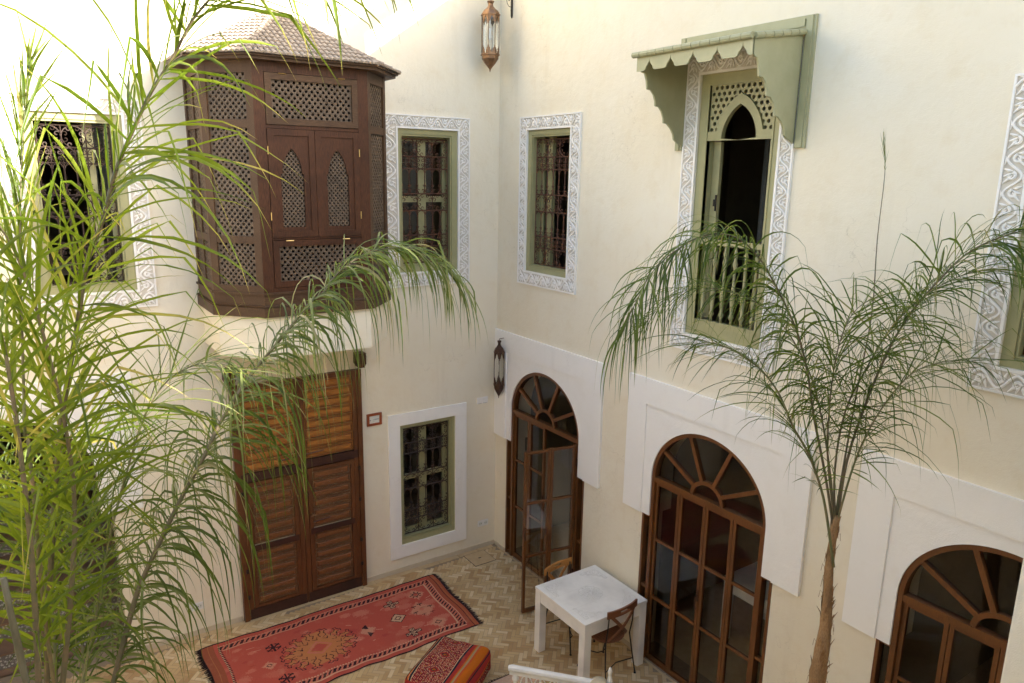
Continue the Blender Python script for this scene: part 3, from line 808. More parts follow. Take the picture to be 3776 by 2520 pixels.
for k in range(5):
    L, T = face(k)
    mb = MB(T); lat = MB(T); lat2 = MB(T)
    if k == 2:
        post = .10
        mb.box(.0, post, 3.90, ZTOP, -.05, .0); mb.box(L - post, L, 3.90, ZTOP, -.05, .0)
        mb.box(post, L - post, 5.845, ZTOP, -.05, -.002); mb.box(post, L - post, 5.372, 5.40, -.05, -.004); mb.box(post, L - post, 3.90, 3.945, -.05, -.003); mb.box(post, L - post, 4.385, 4.405, -.05, -.004)
        fr = mb.build('post_frame', 'box_wood_dark', mz)
        for (z0, z1) in ((5.405, 5.84), (3.95, 4.38)):
            mb = MB(T); frame_panel(mb, post + .004, L - post - .004, z0, z1, .055, -.035, .008)
            lat = MB(T); lattice(lat, post + .058, L - post - .058, z0 + .055, z1 - .055, -.012)
            pn = mb.build('hinged_panel', 'box_wood_dark' if z0 < 4 else 'box_wood_trim', mz); lat.build('lattice', 'lattice_wood', pn, normals=False)
            hg = MB(T)
            for u in (post + .16, L - post - .16): hg.tube([(u - .035, z1 - .003, .012), (u + .035, z1 - .003, .012)], .005, 6)
            hg.build('hinge', 'bright_brass', pn)
        mid = L / 2
        for sgn, (a, b) in enumerate(((post + .004, mid - .002), (mid + .002, L - post - .004))):
            z0, z1 = 4.408, 5.368; mb = MB(T); w = .055
            frame_panel(mb, a, b, z0, z1, w, -.035, .008)
            # inner board with arched cut-out
            ia, ib = a + w, b - w; cm = (ia + ib) / 2; hw = .105; zb = 4.50; zsp = 4.98; ap = 5.20
            def prof(z):
                if z <= zsp:
                    return hw
                t = (z - zsp) / (ap - zsp); base_ = hw * .86 * (1 - t ** 1.9) ** .8 if t < 1 else 0
                return base_
            zz = [z0 + w, zb] + [zb + (zsp - zb) * 1.0] + [zsp + .0001] + [zsp + (ap - zsp) * q / 12 for q in range(1, 13)] + [z1 - w]
            for q0, q1 in zip(zz[:-1], zz[1:]):
                w0 = prof(q0) if q0 >= zb else 0; w1 = prof(q1) if q1 <= ap + 1e-6 else 0
                if q1 <= zb or q0 >= ap - 1e-6: w0 = w1 = 0
                if q0 == zb: w0 = hw
                for sx, e0 in ((-1, ia), (1, ib)):
                    mb.quad((e0, q0, -.004), (cm + sx * w0, q0, -.004), (cm + sx * w1, q1, -.004), (e0, q1, -.004))
                    if w0 > 0: mb.quad((cm + sx * w0, q0, -.004), (cm + sx * w1, q1, -.004), (cm + sx * w1, q1, -.02), (cm + sx * w0, q0, -.02))
            sh = mb.build('shutter', 'box_wood_dark', mz, normals=False)
            lat = MB(T); lattice(lat, cm - hw - .015, cm + hw + .015, zb - .01, ap + .015, -.021, p=.040, rowp=.0235, hr=.0105)
            lat.build('lattice', 'lattice_wood', sh, normals=False)
            hg = MB(T); u = a - .002 if sgn == 0 else b + .002
            for z in (4.6, 5.18): hg.tube([(u, z - .035, .012), (u, z + .035, .012)], .005, 6)
            hg.build('hinge', 'bright_brass', sh)
    else:
        post = .07
        st_ = 'box_wood_trim'
        mb.box(0, post, 3.90, ZTOP, -.05, 0); mb.box(L - post, L, 3.90, ZTOP, -.05, 0)
        for z0, z1 in ((3.90, 3.965), (4.355, 4.42), (5.37, 5.44), (5.83, ZTOP)): mb.box(post, L - post, z0, z1, -.05, -.002)
        if k in (0, 4): mb.box(L * .5 - .03, L * .5 + .03, 3.965, 5.83, -.05, -.003)
        fr = mb.build('post_frame', st_, mz)
        for z0, z1 in tiers:
            if k in (0, 4):
                lattice(lat, post, L * .5 - .03, z0, z1, -.02); lattice(lat2, L * .5 + .03, L - post, z0, z1, -.02)
            else: lattice(lat, post, L - post, z0, z1, -.02)
        lat.build('lattice', 'lattice_wood', fr, normals=False)
        if lat2.f: lat2.build('lattice', 'lattice_wood', fr, normals=False)
# base boards, rope moulding, cornice: polygons around the plan
def grow(off):
    out = []
    c = Vector((-MU, 0))
    b, a, d1, dd = BB + off, AA + off * .42, D1 + off * .42, DD + off
    return [(-(MU + b), 0), (-(MU + b), -d1), (-(MU + a), -dd), (-(MU - a), -dd), (-(MU - b), -d1), (-(MU - b), 0)]
def planslab(mb, off, z0, z1): mb.prism(grow(off), z0, z1)
class PB(MB): pass
mb = MB(); planslab(mb, .018, 3.885, 3.905); planslab(mb, -.002, 3.79, 3.885); planslab(mb, .016, ZB, 3.765); planslab(mb, .004, 3.765, 3.79)
base_o = mb.build('base_board', 'box_wood_trim', mz)
mb = MB()
G = grow(.012)
pts = []
for (x0, y0), (x1, y1) in zip(G[:-1], G[1:]):
    n = int(math.hypot(x1 - x0, y1 - y0) / .012)
    for q in range(n): pts.append((x0 + (x1 - x0) * q / n, y0 + (y1 - y0) * q / n))
for q in range(0, len(pts) - 1, 1):
    x, y = pts[q]; x2, y2 = pts[q + 1]; mb.tube([(x, y, 3.772), (x2, y2, 3.786)], .0085, 5)
mb.build('rope_moulding', 'box_wood_trim', base_o)
mb = MB(); planslab(mb, .10, 5.93, 5.955); planslab(mb, .125, 5.956, 5.972); mb.build('eave_board', 'box_wood_trim', mz)
# plaster bracket below
mb = MB(); planslab(mb, -.03, 3.27, 3.672)
mb.build('plaster_base', 'cream_plaster', mz)
# black sheet added inside: painted shade, so the lattice holes read dark
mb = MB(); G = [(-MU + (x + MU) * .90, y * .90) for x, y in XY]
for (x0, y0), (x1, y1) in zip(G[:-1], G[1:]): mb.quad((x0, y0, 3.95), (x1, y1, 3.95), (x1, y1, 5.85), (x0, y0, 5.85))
mb.build('shade_backing', 'shade_black', mz, normals=False)
# roof: hips to an apex on the wall, covered with small clay barrel tiles
APX = Vector((-MU, -.02, 6.56)); E = [Vector((x, y, 5.975)) for x, y in grow(.13)]
rf = MB()
for k in range(5): rf.F(rf.V(*E[k]), rf.V(*E[k + 1]), rf.V(*APX))
roof = rf.build('roof', 'tile_clay', mz, normals=False)
tl = MB(); rt = random.Random(3)
for k in range(5):
    p0, p1 = E[k], E[k + 1]; e = (p1 - p0); L = e.length; e = e / L
    foot = p0 + e * (APX - p0).dot(e); up = (APX - foot); S = up.length; up = up / S; nrm = e.cross(up)
    if nrm.z < 0: nrm = -nrm
    fx = (APX - p0).dot(e)
    pitch = .0515; n = round(L / pitch); pitch = L / n; rows = 13; rl = S / rows
    for c in range(n):
        x = (c + .5) * pitch
        smax = S * (x / fx) if x < fx else S * ((L - x) / (L - fx))
        for r_ in range(rows):
            s0 = r_ * rl - (.02 if r_ == 0 else .008)
            if s0 > smax - .01: break
            s1 = min(s0 + rl + .012, smax + .02)
            rr0, rr1 = pitch * .47, pitch * .38; l0, l1 = .011, .001
            jit = rt.uniform(-.002, .002)
            ring = []
            for s_, rr, lift in ((s0, rr0, l0), (s1, rr1, l1)):
                rg = []
                for q in range(6):
                    an = PI * q / 5
                    p = p0 + e * (x + jit + rr * math.cos(an)) + up * s_ + nrm * (lift + rr * .85 * math.sin(an))
                    tl.v.append(p); rg.append(len(tl.v) - 1)
                ring.append(rg)
            for q in range(5): tl.F(ring[0][q], ring[0][q + 1], ring[1][q + 1], ring[1][q])
            tl.F(*ring[0])
    # hip ridge
for k in (1, 2, 3, 4):
    p = E[k]; d = (APX - p)
    for q in range(15):
        a = p + d * (q / 15 - .01); b = p + d * ((q + 1.15) / 15)
        tl.tube([tuple(a + Vector((0, 0, .016))), tuple(b + Vector((0, 0, .006)))], [.022, .017], 7)
tl.build('roof_tiles', 'tile_clay', roof, normals=False)

# ------------------------------------------------------------------ wooden double door
dd_ = thing('double_door', 'tall weathered wooden double door with carved panels below the box window', 'door', (-2.65, 0, 0))
DL, DR, DM, DT = 1.912, 3.384, 2.652, 2.776
mb = MB(TL)
mb.box(DL, DL + .055, .004, DT, .0, .062); mb.box(DR - .055, DR, .004, DT, .0, .062); mb.box(DL + .055, DR - .055, DT - .05, DT, .0, .0615)
mb.build('frame', 'door_stile', dd_)
mb = MB(TL)
for a in (DL - .045, DR - .06): mb.prism([(a, DT + .20), (a, DT + .075), (a + .025, DT + .03), (a + .085, DT + .03), (a + .11, DT + .075), (a + .11, DT + .20)], 0, .12)
mb.build('pivot_block', 'box_wood_dark', dd_)
def raised(mb, a, b, z0, z1, c):
    mb.box(a, b, z0, z1, c - .012, c)
    mb.bev(a + .030, b - .030, z0 + .026, z1 - .022, c, c + .013, .010)
    mb.m = 1; w = .0075
    for q in ((a + .014, b - .014, z0 + .010, z0 + .010 + w), (a + .014, b - .014, z1 - .008 - w, z1 - .008)): mb.box(*q, c, c + .011)
    for q in ((a + .014, a + .014 + w), (b - .014 - w, b - .014)): mb.box(*q, z0 + .010 + w, z1 - .008 - w, c, c + .0108)
    mb.m = 0
def door_leaf(a, b, inner_low, seed, offz):
    lf_m = MB(TL); s = .052; F = .046
    lf_m.box(a, a + s, .006, DT - .055, .004, F); lf_m.box(b - s, b, .006, DT - .055, .004, F)
    lf = lf_m.build('leaf', 'door_stile', dd_)
    up = MB(TL); za, zb_ = 1.80 + offz, DT - .055; n = 8; h = (zb_ - za) / n
    for k in range(n): raised(up, a + s, b - s, za + k * h + .004, za + (k + 1) * h - .004, .028 + .0)
    up.build('upper_panel', ['door_wood_upper', 'door_wood'], lf)
    rl = MB(TL); rl.box(a + .002, b - .002, 1.70 + offz, 1.795 + offz, .010, F + .006); rl.box(a + .01, b - .01, .008, .13, .01, F + .004)
    rl.build('rail', 'door_rail_dark', lf)
    wk = MB(TL); wa, wb = a + s + .006, b - s - .006; wz0, wz1 = .14, 1.685 + offz
    q = .045
    wk.box(wa, wa + q, wz0, wz1, .012, .052); wk.box(wb - q, wb, wz0, wz1, .012, .052)
    wk.box(wa + q, wb - q, wz1 - .045, wz1, .012, .0515); wk.box(wa + q, wb - q, wz0, wz0 + .03, .012, .0515)
    w = wk.build('wicket', 'door_stile', lf)
    md = MB(TL); md.box(wa + q * .2, wb - q * .2, .87 + offz, .94 + offz, .0525, .0585); md.build('rail', 'door_rail_dark', lf)
    pn = MB(TL)
    for z0, z1, n in ((wz0 + .03, .87 + offz, 6), (.94 + offz, wz1 - .045, 6)):
        h = (z1 - z0) / n
        for k in range(n): raised(pn, wa + q, wb - q, z0 + k * h + .003, z0 + (k + 1) * h - .003, .030)
    pn.build('panel', ['door_wood', 'door_bead'], lf)
    return lf
l1 = door_leaf(DL + .058, DM - .003, 0, 1, .0); l2 = door_leaf(DM + .003, DR - .058, 0, 2, -.03)
kn = MB(TL)
kn.tube([(DM - .085, 1.115, .05), (DM - .085, 1.115, .085)], .02, 8); kn.tube([(DM - .085, 1.115, .08), (DM - .14, 1.112, .082)], .007, 6)
kn.build('lock_handle', 'lantern_brass', l1)
kn = MB(TL); kn.tube([(DM - .10 + .0, 1.02, .058), (DM - .30, 1.035, .062)], .007, 6); kn.build('bolt', 'door_rail_dark', l1)
for u, lf in ((DM - .045, l1), (DM + .045, l2)):
    kn = MB(TL); kn.tube([(u + .028 * math.cos(t), 1.38 + .028 * math.sin(t), .054) for t in [q * PI / 6 for q in range(13)]], .006, 6); kn.build('ring_knocker', 'iron_rust', lf)
kn = MB(TL); kn.tube([(DM - .26, 1.88, .06), (DM + .26, 1.85, .06)], .009, 6); kn.build('crossbar', 'door_stile', l1)
for z in (.35, .75, 1.2, 1.55):
    pass
mb = MB(TL)
for z in (.30, .62, 1.15, 1.55):
    mb.box(DL + .046, DL + .072, z, z + .045, .0625, .074)
    mb.box(DR - .072, DR - .046, z - .02, z + .025, .0625, .074)
mb.build('hinge', 'iron_black', dd_)

# framed notice, switches and sockets
fs = thing('framed_notice', 'small red-brown framed notice on the wall beside the double door', 'sign', (-1.74, 0, 2.04))
mb = MB(TL); a, b, c, d = 1.645, 1.835, 2.045, 2.195
mb.box(a, b, d - .028, d, .001, .018); mb.box(a, b, c, c + .028, .001, .018); mb.box(a, a + .03, c + .028, d - .028, .001, .018); mb.box(b - .03, b, c + .028, d - .028, .001, .018)
mb.build('frame', 'red_sign_wood', fs)
mb = MB(TL); mb.box(a + .03, b - .03, c + .028, d - .028, .002, .008); mb.build('paper', 'paper', fs)
mb = MB(TL)
for u in (1.79,): mb.box(u - .008, u + .008, 2.104, 2.118, .0082, .009)
u = 1.757
for w, h in ((.006, .008), (.005, .007), (.007, .007), (.008, .014), (.006, .009), (.010, .012), (.005, .014), (.006, .010), (.005, .014)):
    mb.box(u - w, u, 2.112 , 2.112 + h, .0082, .009); u -= w + .0022
mb.box(1.735, 1.757, 2.096, 2.0985, .0082, .009)
mb.build('writing', 'ink', fs)
def plate(T, u0, u1, z0, z1, kind, label):
    loc = T((u0 + u1) / 2, z0, 0); n = 2
    root = thing('light_switch' if kind == 'switch' else 'wall_socket', label, 'switch' if kind == 'switch' else 'socket', loc)
    mb = MB(T); mb.box(u0, u1, z0, z1, .001, .010); mb.build('plate', 'white_plastic', root, bevel=.002)
    m = (u0 + u1) / 2; w = (u1 - u0) / 2
    for k in range(n):
        c = u0 + w * (k + .5); zc = (z0 + z1) / 2
        if kind == 'switch':
            mb = MB(T); mb.box(c - w * .3, c + w * .3, zc - w * .42, zc + w * .42, .0102, .0135); mb.build('rocker', 'white_plastic', root, bevel=.001)
            mb = MB(T); mb.box(c - w * .36, c + w * .36, zc - w * .47, zc - w * .44, .0101, .0108); mb.build('gap', 'dark_slot', root)
        else:
            mb = MB(T); rr = w * .34
            P = [(c + rr * math.cos(q * PI / 6), zc + rr * math.sin(q * PI / 6)) for q in range(12)]
            mb.prism(P, .0101, .0108); f = mb.build('socket_face', 'paper', root)
            mb = MB(T)
            for q in (-1, 1): mb.box(c + q * .012 - .004, c + q * .012 + .004, zc - .004, zc + .004, .0109, .0115)
            mb.build('pin_hole', 'dark_slot', f)
plate(TL, .135, .300, 2.072, 2.157, 'switch', 'white double light switch above the sockets near the corner')
plate(TL, .110, .275, .320, .405, 'socket', 'white double socket low on the wall near the corner')
plate(TL, 3.80, 3.965, .30, .385, 'socket', 'white double socket low on the wall left of the double door')
mb = MB(TR); mb.box(.03, .15, 1.06, 1.10, .001, .010); mb.box(.05, .13, 1.0701, 1.0899, .0101, .0125)
tag(mb.build('junction_plate', 'cream_plaster', bevel=.002), 'small cream painted plate low on the wall beside the open arched door', 'plate')
# ------------------------------------------------------------------ lanterns
def lantern(root, x, y, zt, zb, r, metal, n=8, lit=False):
    H = zt - zb
    zc1, zc0 = zb + H * .245, zb + H * .80       # collars
    mb = MB(); mb.sm = False
    mb.lathe(x, y, [(r * .38, zt), (r * .40, zt - H * .012), (r * .27, zt - H * .04), (r * .28, zt - H * .07), (r * .50, zt - H * .105), (r * .80, zt - H * .135), (r * .97, zt - H * .17), (r * 1.0, zc0 + .012), (r * 1.08, zc0 + .010), (r * 1.08, zc0 - .004), (r * .99, zc0 - .006), (r * .93, zc0 - .006)], n)
    cap = mb.build('dome', metal, root)
    mb = MB(); mb.lathe(x, y, [(r * .96, zc1 + .008), (r * 1.08, zc1 + .006), (r * 1.08, zc1 - .008), (r * .96, zc1 - .01), (r * .93, zc1 - H * .06), (r * .60, zc1 - H * .125), (r * .30, zc1 - H * .17), (r * .10, zc1 - H * .205), (.003, zb)], n)
    mb.build('base', metal, root)
    # panels with ogee topped openings, one cage
    mb = MB(); h = zc0 - zc1
    for k in range(n):
        a0, a1 = 2 * PI * k / n, 2 * PI * (k + 1) / n
        p0, p1 = Vector((x + r * .97 * math.cos(a0), y + r * .97 * math.sin(a0))), Vector((x + r * .97 * math.cos(a1), y + r * .97 * math.sin(a1)))
        def P(t, z): q = p0 + (p1 - p0) * t; return (q.x, q.y, z)
        mb.tube([P(0, zc1), P(0, zc0)], r * .045, 4)
        for z0, sg in ((zc0, -1), (zc1, 1)):
            ed = [(0, .34), (.10, .30), (.14, .24), (.26, .22), (.34, .12), (.5, .03), (.66, .12), (.74, .22), (.86, .24), (.90, .30), (1, .34)]
            kf = 1.0 * h * .75
            for (t0, e0), (t1, e1) in zip(ed[:-1], ed[1:]): mb.quad(P(t0, z0), P(t1, z0), P(t1, z0 + sg * e1 * kf), P(t0, z0 + sg * e0 * kf))
    mb.build('cage', metal, root, normals=False)
    gm = MB(); gm.lathe(x, y, [(r * .92, zc1 + .004), (r * .92, zc0 - .004)], n); gm.f = gm.f[:n]; gm.mi = gm.mi[:n]; gm.smooth = gm.smooth[:n]
    gm.build('glass', 'clear_glass', root, normals=False)
    mb = MB(); mb.sm = True
    zz = zc1 + h * .45
    mb.lathe(x, y, [(.003, zz - r * .4), (r * .16, zz - r * .2), (r * .2, zz), (r * .13, zz + r * .5), (r * .15, zz + r * .9), (.003, zz + r * .95)], 8)
    mb.tube([(x, y, zz + r * .9), (x, y, zc0)], .003, 4); mb.build('bulb', 'white_plastic', root)
ln = thing('hanging_lantern', 'brass and glass lantern hanging from a scroll bracket at the top of the picture', 'lantern', (-.30, -.25, 6.16))
lantern(ln, -.30, -.25, 6.925, 6.16, .105, 'lantern_brass')
mb = MB()
for k in range(9):
    z = 6.93 + k * .03; a = (k % 2) * PI / 2
    mb.tube([(-.30 + .010 * math.cos(a) * math.cos(t), -.25 + .010 * math.sin(a) * math.cos(t), z + .02 * math.sin(t)) for t in [q * PI / 4 for q in range(9)]], .003, 4)
mb.build('chain', 'iron_black', ln)
br = thing('lantern_bracket', 'black wrought iron scroll bracket on the right wall carrying the brass lantern', 'bracket', (0, -.25, 6.78))
mb = MB(lambda a, z, c: Vector((-c, -.25 + a, z)))
mb.box(-.009, .009, 6.80, 7.28, .002, .020); mb.prism([(-.009, 6.80), (.009, 6.80), (0, 6.778)], .004, .018)
mb.build('wall_bar', 'iron_black', br)
mb = MB(lambda c, z, a: Vector((-c, -.25 + a, z)))
def sc2(cx, cz, r, a0, tn): mb.tube([(u, z, 0) for u, z in spiral(cx, cz, r, a0, tn, 14, .15)], .0038, 4)
mb.tube([(.0, 7.24, 0), (.33, 7.24, 0), (.345, 7.26, 0)], .007, 5); mb.tube([(.30, 7.24, 0), (.30, 7.20, 0)], .005, 5)
mb.tube([(.015, 6.895, 0), (.05, 6.90, 0), (.075, 6.93, 0), (.082, 6.965, 0)], .0038, 4); sc2(.056, 6.968, .026, 0, 1.8 * PI)
sc2(.135, 7.06, .085, -PI * .9, 2.0 * PI); sc2(.045, 7.05, .045, -PI * .1, -1.9 * PI); sc2(.02, 6.862, .012, PI, 1.6 * PI); sc2(.22, 7.15, .07, -PI, 1.8 * PI)
mb.build('scroll', 'iron_black', br)
l2 = thing('wall_lantern', 'small dark bronze wall lantern fixed in the corner beside the arched door', 'lantern', (-.10, -.215, 2.18))
lantern(l2, -.10, -.215, 2.945, 2.18, .073, 'lantern_bronze', 6)
mb = MB(); mb.tube([(-.10, -.215, 2.935), (-.10, -.215, 2.965), (-.03, -.215, 2.97), (-.005, -.215, 2.97)], .005, 5); mb.build('hook', 'iron_black', l2)

# ------------------------------------------------------------------ carved white table
tb = thing('carved_table', 'square white distressed wooden table with carved medallion and corners', 'table', (-.49, -2.615, 0))
x0, x1, y0, y1 = -.905, -.075, -3.035, -2.20
mb = MB(); mb.box(x0, x1, y0, y1, .722, .752); mb.build('tabletop', 'white_worn_wood', tb, bevel=.004)
mb = MB(); t = .028
mb.box(x0 + .008, x0 + .008 + t, y0 + .095, y1 - .095, .60, .721); mb.box(x1 - .008 - t, x1 - .008, y0 + .095, y1 - .095, .60, .721)
mb.box(x0 + .095, x1 - .095, y0 + .008, y0 + .008 + t, .60, .721); mb.box(x0 + .095, x1 - .095, y1 - .008 - t, y1 - .008, .60, .721)
mb.build('apron', 'white_worn_wood', tb, bevel=.002)
for x in (x0 + .004, x1 - .092):
    for y in (y0 + .004, y1 - .092):
        mb = MB(); mb.box(x, x + .088, y, y + .088, .001, .7215); mb.build('leg', 'white_worn_wood', tb, bevel=.004)
simple('carving_groove', (.60, .57, .50), (.72, .70, .64), .6, 60)
mb = MB(); rt = random.Random(5); cx, cy = (x0 + x1) / 2, (y0 + y1) / 2; zt = .7525
def curl(px, py, r, a0, tn, rad=.0022, n=9):
    mb.tube([(px + r * (1 - .75 * q / n) * math.cos(a0 + tn * q / n), py + r * (1 - .75 * q / n) * math.sin(a0 + tn * q / n), zt) for q in range(n + 1)], rad, 4, caps=False)
for k in range(10):
    a = 2 * PI * k / 10
    for rr, cr2 in ((.095, .026), (.062, .022), (.030, .016)):
        curl(cx + rr * math.cos(a + rr * 7), cy + rr * math.sin(a + rr * 7), cr2, a, 1.5 * PI * (1 if k % 2 else -1))
    a2 = a + .31
    mb.tube([(cx + q * math.cos(a2 + (q - .05) * 4), cy + q * math.sin(a2 + (q - .05) * 4), zt) for q in (.02, .045, .07, .095, .118)], .002, 4)
for rr in (.126,): mb.tube([(cx + rr * (1 + .035 * math.sin(12 * t_)) * math.cos(t_), cy + rr * (1 + .035 * math.sin(12 * t_)) * math.sin(t_), zt) for t_ in [q * 2 * PI / 72 for q in range(73)]], .002, 4)
for sx in (-1, 1):
    for sy in (-1, 1):
        ox, oy = cx + sx * .345, cy + sy * .345
        def Q(a, b): return (ox - sx * a, oy - sy * b)
        for p in (((0, 0), (0, .21)), ((0, 0), (.21, 0))):
            mb.tube([(*Q(*p[0]), zt), (*Q(*p[1]), zt)], .002, 4)
        pts = [(0, .21), (.025, .19), (.02, .15), (.05, .135), (.055, .10), (.085, .085), (.10, .055), (.135, .05), (.15, .02), (.19, .025), (.21, 0)]
        for dl in (0, .012): mb.tube([(*Q(a + dl, b + dl), zt) for a, b in pts], .0021, 4)
        for (a, b, r_) in ((.03, .03, .024), (.03, .085, .02), (.085, .03, .02), (.022, .135, .014), (.135, .02, .014), (.06, .06, .018)):
            curl(*Q(a, b), r_, rt.uniform(0, 6), 1.7 * PI * rt.choice((-1, 1)))
mb.build('carving', 'carving_groove', tb)
mb = MB()
for dy in (-.14, .13): mb.box(x0 + .002, x1 - .002, cy + dy, cy + dy + .0015, .7521, .7524)
mb.build('plank_joint', 'carving_groove', tb)

# ------------------------------------------------------------------ bistro chairs
def chair(name, label, wmat, loc, rot):
    c = thing(name, label, 'chair', (0, 0, 0), 'bistro chairs at the white table')
    mb = MB(); mb.sm = False; mb.lathe(0, 0, [(.175, .428), (.19, .434), (.192, .446), (.182, .452), (.12, .449), (.0, .447)], 28)
    seat = mb.build('seat', wmat, c)
    mb = MB()
    for k in range(-5, 6):
        x = k * .03; w = math.sqrt(max(.175 ** 2 - x * x, 0)); mb.box(x - .0013, x + .0013, -w, w, .4525, .4531)
    mb.build('slat_gap', 'dark_slot', seat)
    # curved top rail with a slot
    mb = MB(); n = 16; Rr = .42
    def rp(t, off, z): a = t; return (Rr * math.sin(a) * 1.0 + off * math.sin(a), -.235 + Rr * (1 - math.cos(a)) * .55 - off * math.cos(a), z)
    A = .52
    for q in range(n):
        t0, t1 = -A + 2 * A * q / n, -A + 2 * A * (q + 1) / n
        m0 = abs((t0 + t1) / 2) < .10
        segs = [(.765, .787), (.815, .838)] if m0 else [(.765, .838)]
        for z0, z1 in segs:
            i = [mb.V(*rp(t, o_, z)) for t in (t0, t1) for o_ in (-.009, .009) for z in (z0, z1)]
            for f in ((0, 1, 3, 2), (4, 6, 7, 5), (0, 4, 5, 1), (2, 3, 7, 6), (0, 2, 6, 4), (1, 5, 7, 3)): mb.F(*[i[k] for k in f])
    mb.build('top_rail', wmat, c)
    for s in (-1, 1):       # crossing wooden straps
        mb = MB(); p0 = Vector(rp(s * .40, .0, .78)); p1 = Vector((-s * .135, -.155, .46)); md = (p0 + p1) / 2 + Vector((0, -.035 - .006 * s, 0))
        pts = [p0, p0.lerp(md, .5) + Vector((0, -.008, 0)), md, md.lerp(p1, .5) + Vector((0, -.006, 0)), p1]
        for a, b in zip(pts[:-1], pts[1:]):
            d = (b - a).normalized(); sd = d.cross(Vector((0, 1, 0))).normalized() * .017; nn = Vector((0, .005, 0))
            i = [mb.V(*(p + u * sd + v * nn)) for p in (a, b) for u in (-1, 1) for v in (-1, 1)]
            for f in ((0, 1, 3, 2), (4, 6, 7, 5), (0, 4, 5, 1), (2, 3, 7, 6), (0, 2, 6, 4), (1, 5, 7, 3)): mb.F(*[i[k] for k in f])
        mb.build('back_strap', wmat, c)
    for s in (-1, 1):
        mb = MB(); a = Vector(rp(s * .44, -.012, .80))
        mb.tube([tuple(a), (s * .178, -.19, .60), (s * .172, -.165, .45), (s * .195, -.20, .20), (s * .21, -.235, .008)], .0075, 6)
        mb.lathe(s * .21, -.235, [(.013, .0), (.013, .008), (.008, .014)], 8); mb.build('rear_leg', 'iron_black', c)
        mb = MB(); mb.tube([(s * .14, .10, .435), (s * .165, .16, .22), (s * .185, .20, .008)], .0075, 6)
        mb.lathe(s * .185, .20, [(.013, .0), (.013, .008), (.008, .014)], 8); mb.build('front_leg', 'iron_black', c)
    mb = MB(); mb.tube([(-.171, .175, .19), (-.14, .172, .20), (-.11, .12, .195), (-.06, .05, .19), (0, .03, .19), (.06, .05, .19), (.11, .12, .195), (.14, .172, .20), (.171, .175, .19)], .006, 6)
    mb.build('front_stretcher', 'iron_black', c)
    mb = MB(); mb.tube([(-.20, -.21, .17), (0, -.16, .17), (.20, -.21, .17)], .006, 6); mb.build('rear_stretcher', 'iron_black', c)
    mb = MB(); mb.tube([(.17 * math.cos(q * PI / 10), .17 * math.sin(q * PI / 10), .424) for q in range(21)], .006, 5)
    mb.build('seat_ring', 'iron_black', c)
    c.location = loc; c.rotation_euler = (0, 0, rot)
    return c
chair('bistro_chair', 'amber wood bistro chair behind the white table, its backrest near the open door', 'chair_wood_amber', (-.475, -2.285, 0), R(180 + 7))
chair('bistro_chair', 'dark wood bistro chair in front of the white table, nearest the viewer', 'chair_wood_dark', (-.478, -2.87, 0), R(4))

# ------------------------------------------------------------------ painted weaving helper
class Cloth:
    def __init__(s, w, h, cell, base): s.nx, s.ny, s.c, s.w, s.h = int(w / cell), int(h / cell), cell, w, h; s.g = [[base for _ in range(s.nx)] for _ in range(s.ny)]
    def paint(s, f, x0, x1, y0, y1, col):
        for j in range(max(0, int(y0 / s.c)), min(s.ny, int(y1 / s.c) + 1)):
            for i in range(max(0, int(x0 / s.c)), min(s.nx, int(x1 / s.c) + 1)):
                x, y = (i + .5) * s.c, (j + .5) * s.c
                if x0 <= x <= x1 and y0 <= y <= y1 and f(x, y): s.g[j][i] = col
    def rect(s, x0, x1, y0, y1, col): s.paint(lambda x, y: True, x0, x1, y0, y1, col)
    def dia(s, cx, cy, rx, ry, col, ring=0):
        s.paint(lambda x, y: (abs(x - cx) / rx + abs(y - cy) / ry <= 1) and (ring == 0 or abs(x - cx) / rx + abs(y - cy) / ry > 1 - ring), cx - rx, cx + rx, cy - ry, cy + ry, col)
    def line(s, x0, y0, x1, y1, w, col):
        L = max(math.hypot(x1 - x0, y1 - y0), 1e-6); ex, ey = (x1 - x0) / L, (y1 - y0) / L
        def f(x, y):
            a = (x - x0) * ex + (y - y0) * ey; b = abs(-(x - x0) * ey + (y - y0) * ex); return -w <= a <= L + w and b <= w
        s.paint(f, min(x0, x1) - w * 2, max(x0, x1) + w * 2, min(y0, y1) - w * 2, max(y0, y1) + w * 2, col)
def colour_faces(o, cols):
    a = o.data.color_attributes.new('Col', 'FLOAT_COLOR', 'CORNER'); flat = []
    for c in cols: flat += [c[0], c[1], c[2], 1.0] * 4
    a.data.foreach_set('color', flat)
RED = (.47, .092, .062); DK = (.045, .018, .022); CRM = (.60, .36, .22); GLD = (.50, .19, .075); BRN = (.30, .085, .045); PNK = (.56, .17, .11)
cl = Cloth(2.80, 1.235, .0078, RED); W, H = 2.80, 1.235
rr = random.Random(12)
for k in range(60):
    cx, cy, ra = rr.uniform(.1, 2.7), rr.uniform(.1, 1.15), rr.uniform(.03, .12)
    cc = rr.choice((PNK, (.52, .13, .085), (.42, .07, .055), (.54, .15, .10)))
    cl.paint(lambda x, y: ((x - cx) / ra) ** 2 + ((y - cy) / (ra * .6)) ** 2 < rr.uniform(.3, 1.1), cx - ra, cx + ra, cy - ra, cy + ra, cc)
for k in range(26):
    cx, cy = rr.uniform(.3, 2.5), rr.uniform(.25, 1.0); cl.line(cx, cy, cx + rr.uniform(.02, .07), cy + rr.uniform(-.03, .03), .005, (.60, .26, .17))
cl.rect(0, .125, 0, H, BRN); cl.rect(2.68, W, 0, H, (.40, .10, .05)); cl.line(.07, 0, .07, H, .004, (.38, .14, .06)); cl.line(2.735, 0, 2.735, H, .003, DK); cl.line(2.755, 0, 2.755, H, .005, (.45, .16, .06))
cl.rect(0, W, 0, .014, DK); cl.rect(0, W, H - .014, H, DK)
